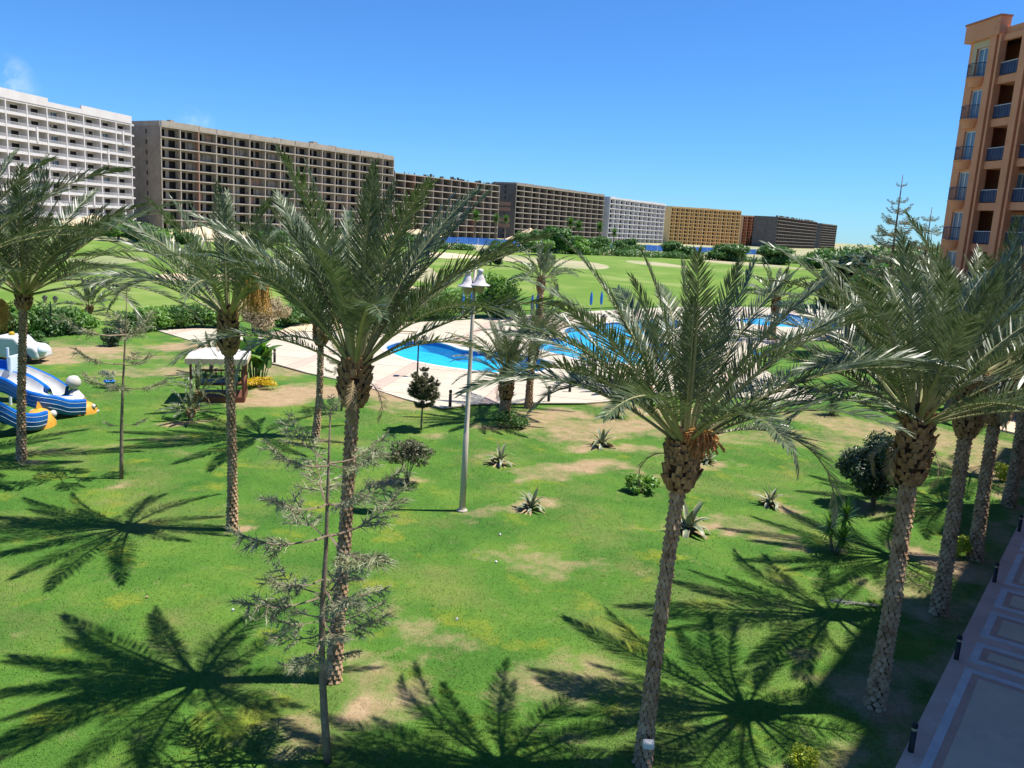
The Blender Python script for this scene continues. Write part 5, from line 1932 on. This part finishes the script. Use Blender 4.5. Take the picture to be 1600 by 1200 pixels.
# ------------------------------------------------------------------ playground slides
def slide(label, path_px, zs, w, seed, fish=None):
    """swept chute: ground-plan photo points with heights"""
    P = [G(x, y, z) for (x, y), z in zip(path_px, zs)]
    o = Vector((P[-1].x, P[-1].y, 0))
    # smooth path
    pts = []
    n = len(P)
    for i in range(n - 1):
        p0, p1, p2, p3 = P[max(0, i - 1)], P[i], P[i + 1], P[min(n - 1, i + 2)]
        for k in range(6):
            t_ = k / 6
            pts.append(.5 * ((2 * p1) + (p2 - p0) * t_ + (2 * p0 - 5 * p1 + 4 * p2 - p3) * t_ * t_ + (3 * p1 - p0 - 3 * p2 + p3) * t_ ** 3))
    pts.append(P[-1])
    root = empty('slide', o, label, 'slide', 'playground slides')
    ins, outs, ribs = MB(), MB(), MB()

    def sweep(mb, prof, mi=0):
        k = len(prof)
        V, F = [], []
        for i, q in enumerate(pts):
            t_ = pts[min(i + 1, len(pts) - 1)] - pts[max(i - 1, 0)]
            t_.z = 0
            t_.normalize()
            s_ = Vector((t_.y, -t_.x, 0))
            for (a_, z) in prof:
                V.append(q - o + s_ * a_ + Vector((0, 0, z)))
        for i in range(len(pts) - 1):
            for j in range(k - 1):
                F.append((i * k + j, i * k + j + 1, (i + 1) * k + j + 1, (i + 1) * k + j))
        mb.add(V, F, mi)
    sweep(ins, [(-w, .36), (-w * .93, .30), (-w * .75, .05), (-w * .3, -.01), (w * .3, -.01), (w * .75, .05), (w * .93, .30), (w, .36)])
    ins.build('chute', M['slide_white'], root, smooth=True)
    for sg in (-1, 1):
        sd_ = MB()
        sweep(sd_, [(sg * w, .365), (sg * (w + .10), .38), (sg * (w + .13), .28), (sg * (w + .10), .02), (sg * (w + .03), -.30), (sg * (w - .12), -.34)])
        sd_.build('side_wall', M['slide_blue'], root, smooth=True)
        rb = MB()
        for a_, z in ((w + .122, .22), (w + .098, .02), (w + .06, -.16)):
            sweep(rb, [(sg * (a_ + .002), z + .006), (sg * (a_ + .010), z), (sg * (a_ + .002), z - .006)])
        rb.build('white_stripes', M['slide_pale'], root)
    # legs under the raised part
    for i in (2, 7):
        q = pts[i] - o
        if q.z > .4:
            MB().tube([(q.x, q.y, -.05), q + Vector((0, 0, -.1))], .05, 8).build('leg', M['slide_pale'], root)
    if fish:
        d = (pts[-1] - pts[-4]); d.z = 0; d.normalize()
        fx = pts[-1] - o + d * .55 * fish
        h = MB()
        R0 = fish
        V = []
        na, nb_ = 12, 7
        for j in range(nb_):
            ph = math.pi / 2 * j / (nb_ - 1)
            for i in range(na):
                an = 2 * math.pi * i / na
                V.append((math.cos(an) * math.cos(ph) * R0 * 1.35, math.sin(an) * math.cos(ph) * R0 * .95, math.sin(ph) * R0 * 1.25))
        F = [(j * na + i, j * na + (i + 1) % na, (j + 1) * na + (i + 1) % na, (j + 1) * na + i) for j in range(nb_ - 1) for i in range(na)]
        h.add(V, F)
        rot = (0, 0, math.atan2(d.y, d.x))
        loc = Vector((fx.x, fx.y, -.02))
        fh_ = h.build('fish_head', M['fish_orange'], root, smooth=True, loc=loc, rot=rot)
        e = MB()
        for sg in (-1, 1):
            e.lathe([(.0, R0 * .26), (R0 * .17, R0 * .19), (R0 * .25, 0), (R0 * .17, -R0 * .19), (0, -R0 * .26)], 10, (R0 * .55, sg * R0 * .66, R0 * .78))
        ey = e.build('eyes', M['slide_white'], fh_, smooth=True)
        pu_ = MB()
        for sg in (-1, 1):
            pu_.lathe([(.0, R0 * .12), (R0 * .09, R0 * .06), (R0 * .09, -R0 * .06), (0, -R0 * .12)], 8, (R0 * .68, sg * R0 * .85, R0 * .80))
        pu_.build('pupils', M['black'], fh_, smooth=True)
        mo = MB()
        mo.lathe([(R0 * .62, -.05), (R0 * .70, 0), (R0 * .62, .05)], 14, (R0 * .78, 0, R0 * .18))
        mo.build('mouth', M['slide_white'], fh_, smooth=True)
        fn = MB()
        fn.add([(-.3 * R0, -.03, R0 * 1.1), (.5 * R0, -.03, R0 * 1.1), (0, -.03, R0 * 1.7), (-.3 * R0, .03, R0 * 1.1), (.5 * R0, .03, R0 * 1.1), (0, .03, R0 * 1.7)], [(0, 1, 2), (5, 4, 3), (0, 2, 5, 3), (2, 1, 4, 5)])
        fn.build('fin', M['fish_orange'], fh_)
    return root


slide('blue and white slide ending in an orange fish head, nearest to the left palm', [(-46, 640), (-15, 640), (10, 650), (38, 658), (54, 655)], (1.25, 1.1, .75, .44, .36), .42, 1, fish=.60)
slide('longer blue and white slide reaching right behind the left palm trunk', [(-25, 590), (25, 602), (60, 622), (95, 634), (124, 634)], (1.4, 1.25, .9, .48, .36), .42, 2, fish=.42)
slide('rear blue slide turning away behind the longer one', [(-20, 575), (30, 585), (62, 598), (85, 612), (92, 618)], (1.35, 1.15, .85, .55, .42), .34, 3)

# slide tower at the left edge
tp = G(-30, 636)
tw = empty('slide_tower', (tp.x, tp.y, 0), 'white and blue play tower at the left edge above the slides', 'play tower')
for (x, y) in ((-.8, -.8), (.8, -.8), (-.8, .8), (.8, .8)):
    MB().tube([(x, y, -.05), (x, y, 2.5)], .06, 8).build('post', M['slide_pale'], tw)
MB().box(-.85, .85, -.85, .85, 1.28, 1.36).build('platform', M['slide_blue'], tw)
pn = MB()
pn.box(1.5, 1.62, -.35, .35, .6, 2.35)
q = pn.build('side_panel', M['slide_pale'], tw)
bv = q.modifiers.new('bevel', 'BEVEL'); bv.width = .05; bv.segments = 3
MB().box(-.8, .8, -.86, -.8, 1.361, 1.95).build('side_panel', M['slide_blue'], tw)
MB().box(-.8, .8, .8, .86, 1.361, 1.95).build('side_panel', M['slide_blue'], tw)

# white round-topped play figure behind the longer slide: ball on a ruffled skirt
fp = G(116, 628)
fg = empty('play_figure', (fp.x, fp.y, 0), 'cream ball on a white shell base behind the orange fish end', 'play figure')
MB().lathe([(.0, 1.22), (.17, 1.18), (.29, 1.04), (.32, .90), (.28, .74), (.16, .64), (.10, .60)], 16).build('ball', M['canvas'], fg, smooth=True)
sk = MB()
nn_ = 24
V = []
for (rr_, z) in ((.10, .62), (.2, .52), (.36, .30), (.48, .02)):
    for k in range(nn_):
        w_ = 1 + .08 * math.cos(k * math.pi)
        V.append((math.cos(6.283 * k / nn_) * rr_ * w_, math.sin(6.283 * k / nn_) * rr_ * w_, z))
sk.add(V, [(j * nn_ + k, j * nn_ + (k + 1) % nn_, (j + 1) * nn_ + (k + 1) % nn_, (j + 1) * nn_ + k) for j in range(3) for k in range(nn_)])
sk.build('shell_base', M['slide_white'], fg, smooth=True)

# white play car by the left edge
cp = G(22, 563)
pc = empty('play_car', (cp.x, cp.y, 0), 'white and pale blue rounded play car at the left edge beyond the slides', 'play car')
cb = MB()
prof = [(-1.9, .25), (-1.9, .75), (-1.5, 1.0), (-.9, 1.05), (-.6, 1.42), (.5, 1.42), (.9, 1.0), (1.5, .95), (1.75, .7), (1.8, .25)]
V = [(x, y, z) for y in (-.75, .75) for (x, z) in prof]
k = len(prof)
cb.add(V, [tuple(range(k)), tuple(reversed(range(k, 2 * k)))] + [(i, k + i, k + (i + 1) % k, (i + 1) % k) for i in range(k)])
q = cb.build('body', M['slide_white'], pc)
bv = q.modifiers.new('bevel', 'BEVEL'); bv.width = .14; bv.segments = 3
MB().lathe([(0, .16), (.12, .13), (.16, 0), (.12, -.05)], 12, (-.05, 0, 1.46)).build('roof_light', M['flower'], pc, smooth=True)
hd = MB(); hd.lathe([(0, .30), (.2, .24), (.32, 0), (.2, -.24), (0, -.3)], 12, (1.75, -.35, .72)); hd.build('bonnet_end', M['slide_pale'], pc, smooth=True)
for x in (-1.2, 1.1):
    for y in (-.72, .72):
        w_ = MB(); w_.tube([(x, y - .1, .28), (x, y + .1, .28)], .28, 14); w_.build('wheel', M['black'], pc)

# blue bucket with a plant
bp_ = G(171, 605)
bk = empty('bucket', (bp_.x, bp_.y, 0), 'small blue bucket standing on the lawn behind the thin young pine', 'bucket')
MB().lathe([(.0, .02), (.20, .02), (.26, .30), (.28, .30), (.28, .33), (.24, .33), (.19, .06), (0, .06)], 16).build('pail', M['plastic_blue'], bk, smooth=True)
hb = MB(); hb.tube([(-.26, 0, .3), (-.18, 0, .5), (0, 0, .57), (.18, 0, .5), (.26, 0, .3)], .012, 5); hb.build('handle', M['lamp_metal'], bk)
leaf_cloud('plant', clumps_in(.45, .3, .3, .65, 5, .5, 5), 300, .05, M['leaf_grey'], bk, 5)

# ------------------------------------------------------------------ closed blue parasols and loungers at the far deck side
def parasol(label, px, h=2.3):
    p = G(*px)
    r_ = empty('parasol', (p.x, p.y, .1), label, 'parasol')
    MB().tube([(0, 0, -.05), (0, 0, h + .15)], .025, 6).build('pole', M['lamp_metal'], r_)
    MB().lathe([(.03, h + .1), (.12, h - .2), (.17, h - .8), (.13, h - 1.25), (.05, h - 1.3)], 9).build('folded_canopy', M['plastic_blue'], r_, smooth=True)
    MB().lathe([(.28, 0), (.28, .07), (.05, .09)], 12).build('base', M['concrete_light'], r_)


for i, (x, y) in enumerate(((722, 500), (735, 499), (838, 500), (922, 493), (938, 492), (830, 501))):
    parasol(['folded blue parasol left of the lamp post near the hedge', 'folded blue parasol right behind the lamp post', 'folded blue parasol just left of the far deck palm', 'folded blue parasol beyond the large pool, left of two', 'folded blue parasol beyond the large pool, right of two', 'folded blue parasol leftmost beside the far deck palm'][i], (x, y))


def lounger(label, px, rz):
    p = G(*px)
    r_ = empty('sun_lounger', (p.x, p.y, .1), label, 'sun lounger', rz=rz)
    MB().box(-.32, .32, -.95, .35, .28, .34).build('seat', M['plastic_blue'], r_)
    m_ = MB(); m_.add([(-.32, .36, .30), (.32, .36, .30), (.32, .95, .75), (-.32, .95, .75), (-.32, .36, .24), (.32, .36, .24), (.32, .97, .69), (-.32, .97, .69)], [(0, 1, 2, 3), (7, 6, 5, 4), (0, 4, 5, 1), (3, 2, 6, 7), (0, 3, 7, 4), (1, 5, 6, 2)])
    m_.build('backrest', M['plastic_blue'], r_)
    for (x, y) in ((-.28, -.85), (.28, -.85), (-.28, .3), (.28, .3)):
        MB().box(x - .03, x + .03, y - .03, y + .03, -.02, .279).build('leg', M['slide_white'], r_)


lounger('dark blue sun lounger at the lawn corner behind the nearest palm', (1188, 562), 1.0)
lounger('dark blue sun lounger beyond the far pool', (1312, 500), .6)
lounger('blue sun lounger by the bend of the large pool', (995, 553), 2.0)


# low bench-like slabs lying on the deck
for i, (x, y) in enumerate(((630, 522), (725, 531))):
    p = G(x, y)
    pl = MB(); pl.box(-1.0, 1.0, -.12, .12, 0, .09); pl.box(-.9, -.75, -.1, .1, -.08, -.001); pl.box(.75, .9, -.1, .1, -.08, -.001)
    tag(pl.build('wooden_plank', M['cream'], loc=(p.x, p.y, .20), rot=(0, 0, .1 - .3 * i)), ['weathered plank lying on the deck behind the small pool', 'short plank on the deck right of the lamp post'][i], 'plank')

# ------------------------------------------------------------------ far background: fence, sand heap, trees, fan palms
fr = empty('site_fence', (0, 0, 0), 'long blue hoarding fence in front of the unfinished blocks', 'fence')
fa, fb = Vector((-46, 300, 0)), Vector((140, 470, 0))
d = (fb - fa).normalized()
n = 50
pw = (fb - fa).length / n
pm = MB()
pm.box(0.04, pw - .04, -.04, .04, 0, 2.7)
for i in range(6):
    pm.box(.2 + i * pw / 6.3, .5 + i * pw / 6.3, -.09, -.041, .1, 2.6)
pme = pm.mesh('fence_panel', M['fence_blue'])
for i in range(n):
    o = inst('fence_panel', pme, fr, fa + d * pw * i + Vector((0, 0, rng.uniform(-.1, .1))))
    o.rotation_euler = (0, 0, math.atan2(d.y, d.x) + rng.uniform(-.03, .03))


def sand_heap(label, x, y, r, h, seed):
    rr_ = random.Random(seed)
    m_ = MB()
    na, nb_ = 28, 9
    V = []
    for j in range(nb_ + 1):
        s = j / nb_
        for i in range(na):
            an = 6.283 * i / na
            q = r * (1 - s) * (1 + .18 * math.sin(an * 2 + seed) + .08 * math.sin(an * 5))
            V.append((q * math.cos(an) * 1.5, q * math.sin(an), h * (s ** 1.2) * (1 + .1 * math.sin(an * 3)) + rr_.uniform(-.1, .1) - .1))
    m_.add(V, [(j * na + i, j * na + (i + 1) % na, (j + 1) * na + (i + 1) % na, (j + 1) * na + i) for j in range(nb_) for i in range(na)])
    tag(m_.build('sand_heap', M['sand'], loc=(x, y, 0), smooth=True), label, 'sand heap')


sand_heap('pale sand heap behind the blue fence', 4.5, 400, 10, 7.0, 3)
sand_heap('low sand bank in front of the beige concrete block', -84, 225, 16, 3.6, 5)
sand_heap('sandy bank below the white block', -118, 232, 18, 4.5, 6)
sand_heap('low pale bank at the foot of the dark skeleton block', -40, 330, 16, 4.5, 8)


def tree(label, x, y, r, h, mt, seed, n=2600, trunk=.3, size=None):
    root = empty('tree', (x, y, 0), label, 'tree', 'trees beyond the golf course')
    MB().tube([(0, 0, -.2), (.1, 0, h * .3), (0, .1, h * .6)], [r * .09, r * .07, r * .03], 8).build('trunk', M['bark'], root)
    leaf_cloud('crown', clumps_in(r, r, h * .48, h * .5, 16, .42, seed, h * .12), n, size or r * .10, mt, root, seed)


fx = [(832, 396, 270, 5.5, 8, 'leaf_mid', 'dark green tree right of the sand heap'), (868, 398, 270, 6.5, 9.5, 'leaf_mid', 'largest dark green tree right of the sand heap'), (900, 398, 280, 5, 6.5, 'leaf_bright', 'lower bright tree in the clump by the blue fence'),
      (845, 392, 250, 4.0, 5.5, 'leaf_bright', 'bushy bright tree in front of the clump by the blue fence'), (765, 430, 165, 2.6, 4.2, 'leaf_dark', 'dark bush on the golf course behind the lamp post'), (930, 395, 300, 6, 7, 'leaf_mid', 'tree in front of the far white block'),
      (980, 400, 310, 6.5, 6.5, 'leaf_mid', 'broad tree left of the nearest palm top, far off'), (1060, 405, 310, 7, 6.5, 'leaf_mid', 'broad tree below the yellow block'), (1140, 410, 310, 8, 7, 'leaf_mid', 'dark tree below the yellow and red blocks'), (1210, 415, 300, 8, 7, 'leaf_mid', 'tree below the dark skeleton block'), (1290, 420, 260, 8, 6, 'leaf_mid', 'tree below the right end of the row'), (1350, 430, 200, 8, 8, 'leaf_dark', 'dark tree left of the tall layered pine'),
      (215, 385, 190, 3.4, 4.0, 'leaf_mid', 'bush at the far golf edge below the white block'), (250, 386, 185, 3.0, 3.4, 'leaf_bright', 'bright bush at the far golf edge'), (292, 387, 185, 3.2, 3.4, 'leaf_mid', 'bush at the far golf edge below the beige block'), (185, 383, 190, 4.0, 6, 'leaf_bright', 'taller bright bush at the foot of the white block'), (235, 378, 215, 3.5, 4.5, 'leaf_mid', 'bush in front of the corner of the beige block'), (420, 388, 210, 5, 4.5, 'leaf_mid', 'bush beyond the golf course behind the left palms'), (640, 390, 240, 5, 5, 'leaf_mid', 'bush beyond the golf course behind the centre palm')]
for i, (x, y, Y, r_, h_, mt_, lb) in enumerate(fx):
    p = atY(x, y, Y)
    tree(lb, p.x, Y, r_, h_, M[mt_], 40 + i, n=3600, trunk=.04)


def fan_palm(label, x, Y, h, seed, s=1.0):
    r = random.Random(seed)
    p = atY(x, 380, Y)
    root = empty('fan_palm', (p.x, Y, 0), label, 'palm tree', 'fan palms before the unfinished blocks')
    MB().tube([(0, 0, -.2), (0, 0, h * .5), (.1, 0, h)], [.35 * s, .25 * s, .22 * s], 7).build('trunk', M['bark'], root)
    cr = MB()
    for i in range(46):
        u = i / 46
        el, az = R(85 - 130 * u), i * 2.4
        for k in range(5):
            sp = spike(2.3 * s * r.uniform(.85, 1.1), .16 * s, i * 7 + k)
            Mx = Matrix.Rotation(az + (k - 2) * .16, 4, 'Z') @ Matrix.Rotation(-(el + r.uniform(-.08, .08)), 4, 'Y')
            cr.add([Mx @ Vector(v) + Vector((.1, 0, h)) for v in sp.v], sp.f)
    tag(cr.build('crown', M['leaf_mid'], root), kind='stuff')


for i, (x, Y, h, s) in enumerate(((741, 330, 11.0, 1.3), (773, 360, 10.5, 1.1), (788, 360, 10.5, 1.0), (889, 335, 10.5, 1.2), (902, 330, 9.5, 1.2), (935, 335, 9.5, 1.1), (958, 330, 7.5, 1.0), (262, 245, 4.5, 1.0), (188, 215, 4.2, 1.0), (545, 300, 8, 1.1))):
    fan_palm(['leftmost tall fan palm in front of the dark skeleton', 'fan palm left of the grey block corner', 'fan palm at the grey block corner', 'left one of the pair of fan palms before the grey block', 'right one of the pair of fan palms before the grey block', 'fan palm where grey and white blocks meet', 'short dark fan palm in front of the white far block', 'low fan palm at the foot of the beige block', 'low fan palm at the foot of the white block', 'fan palm hidden behind the centre palm crowns'][i], x, Y, h, 60 + i, s)

# shaded garden below the orange building
for i, (x, y, Y, r_, h_, mt_, lb) in enumerate([(1450, 600, 52, 2.6, 4.2, 'leaf_dark', 'dark tree in the shaded garden left of the second terrace palm'), (1500, 600, 56, 3.2, 5.5, 'leaf_dark', 'dark tree in the shaded garden behind the second terrace palm'), (1560, 600, 50, 3.0, 5.0, 'leaf_dark', 'dark tree in the shaded garden near the right edge'), (1400, 590, 62, 3.0, 4.8, 'leaf_dark', 'dark tree behind the first terrace palm crown'), (1420, 560, 70, 3.4, 6.5, 'leaf_mid', 'green tree beside the foot of the orange building'), (1340, 560, 80, 3.2, 5, 'leaf_dark', 'dark tree beyond the lawn patch at the right'), (1600, 600, 46, 2.6, 4.5, 'leaf_dark', 'dark tree cut by the right edge'), (1385, 470, 95, 4.5, 8, 'leaf_mid', 'green tree left of the layered pines')]):
    p = atY(x, y, Y)
    root = tree(lb, p.x, Y, r_, h_, M[mt_], 140 + i, n=3000, trunk=.12)
pa = MB()
pp = gpoly([(1500, 650), (1560, 672), (1640, 690), (1660, 660), (1580, 640), (1520, 628)])
pa.add([(x, y, .06) for x, y in pp] + [(x, y, -.06) for x, y in pp], [tuple(range(6))] + [(i, (i + 1) % 6, 6 + (i + 1) % 6, 6 + i) for i in range(6)])
tag(pa.build('garden_path', M['terr_tan']), kind='structure')

# little things left on the grass
for i, (x, y) in enumerate(((714, 966), (780, 834), (228, 937), (775, 877), (365, 955))):
    p = G(x, y)
    m_ = MB()
    m_.lathe([(.0, .05), (.03, .048), (.034, .02), (.028, 0), (0, 0)], 8)
    tag(m_.build('litter', M['slide_white'] if i != 2 else M['agave_dry'], loc=(p.x, p.y, lawn_z(p.x, p.y) + .02), rot=(1.2, 0, i)), ['white paper cup lying on the grass in the middle foreground', 'tiny white scrap on the grass below the lamp post', 'brown leaf scrap on the grass at the left', 'tiny white scrap on the dry patch right of the lamp post', 'tiny white scrap left of the thin pine'][i], 'litter')

# far-off belts of scrub behind the golf course: one mass
def belt(label, pts, hgt, wid, n, mt, seed):
    g_ = np.random.default_rng(seed)
    P = [Vector((*p, 0)) for p in pts]
    cl = []
    for i in range(len(P) - 1):
        k = int((P[i + 1] - P[i]).length / (wid * 1.1)) + 1
        for j in range(k):
            q = P[i].lerp(P[i + 1], (j + g_.random()) / k)
            h_ = hgt * (.45 + .75 * g_.random())
            cl.append(((q.x + g_.normal() * wid * .4, q.y + g_.normal() * wid * .4, h_ * .42), (wid * (.7 + .6 * g_.random()), wid * .8, h_ * .58)))
    o = leaf_cloud('scrub', cl, n, hgt * .13, mt, None, seed)
    tag(o, label, 'scrub', kind='stuff')


belt('low green scrub at the far golf edge below the left blocks', [(-150, 196), (-90, 222), (-40, 252), (0, 270)], 3.2, 4.0, 16000, M['leaf_mid'], 1)
belt('green scrub in front of the blue fence and far blocks', [(0, 272), (60, 305), (130, 340), (190, 372)], 3.2, 5.0, 16000, M['leaf_mid'], 2)
belt('dark tree belt on the skyline right of the last block', [(150, 420), (260, 470), (420, 560), (620, 600)], 10, 14, 16000, M['leaf_mid'], 3)
belt('dark garden trees massed behind the right-hand palms', [(40, 118), (62, 112), (90, 110)], 7, 4, 9000, M['leaf_dark'], 4)
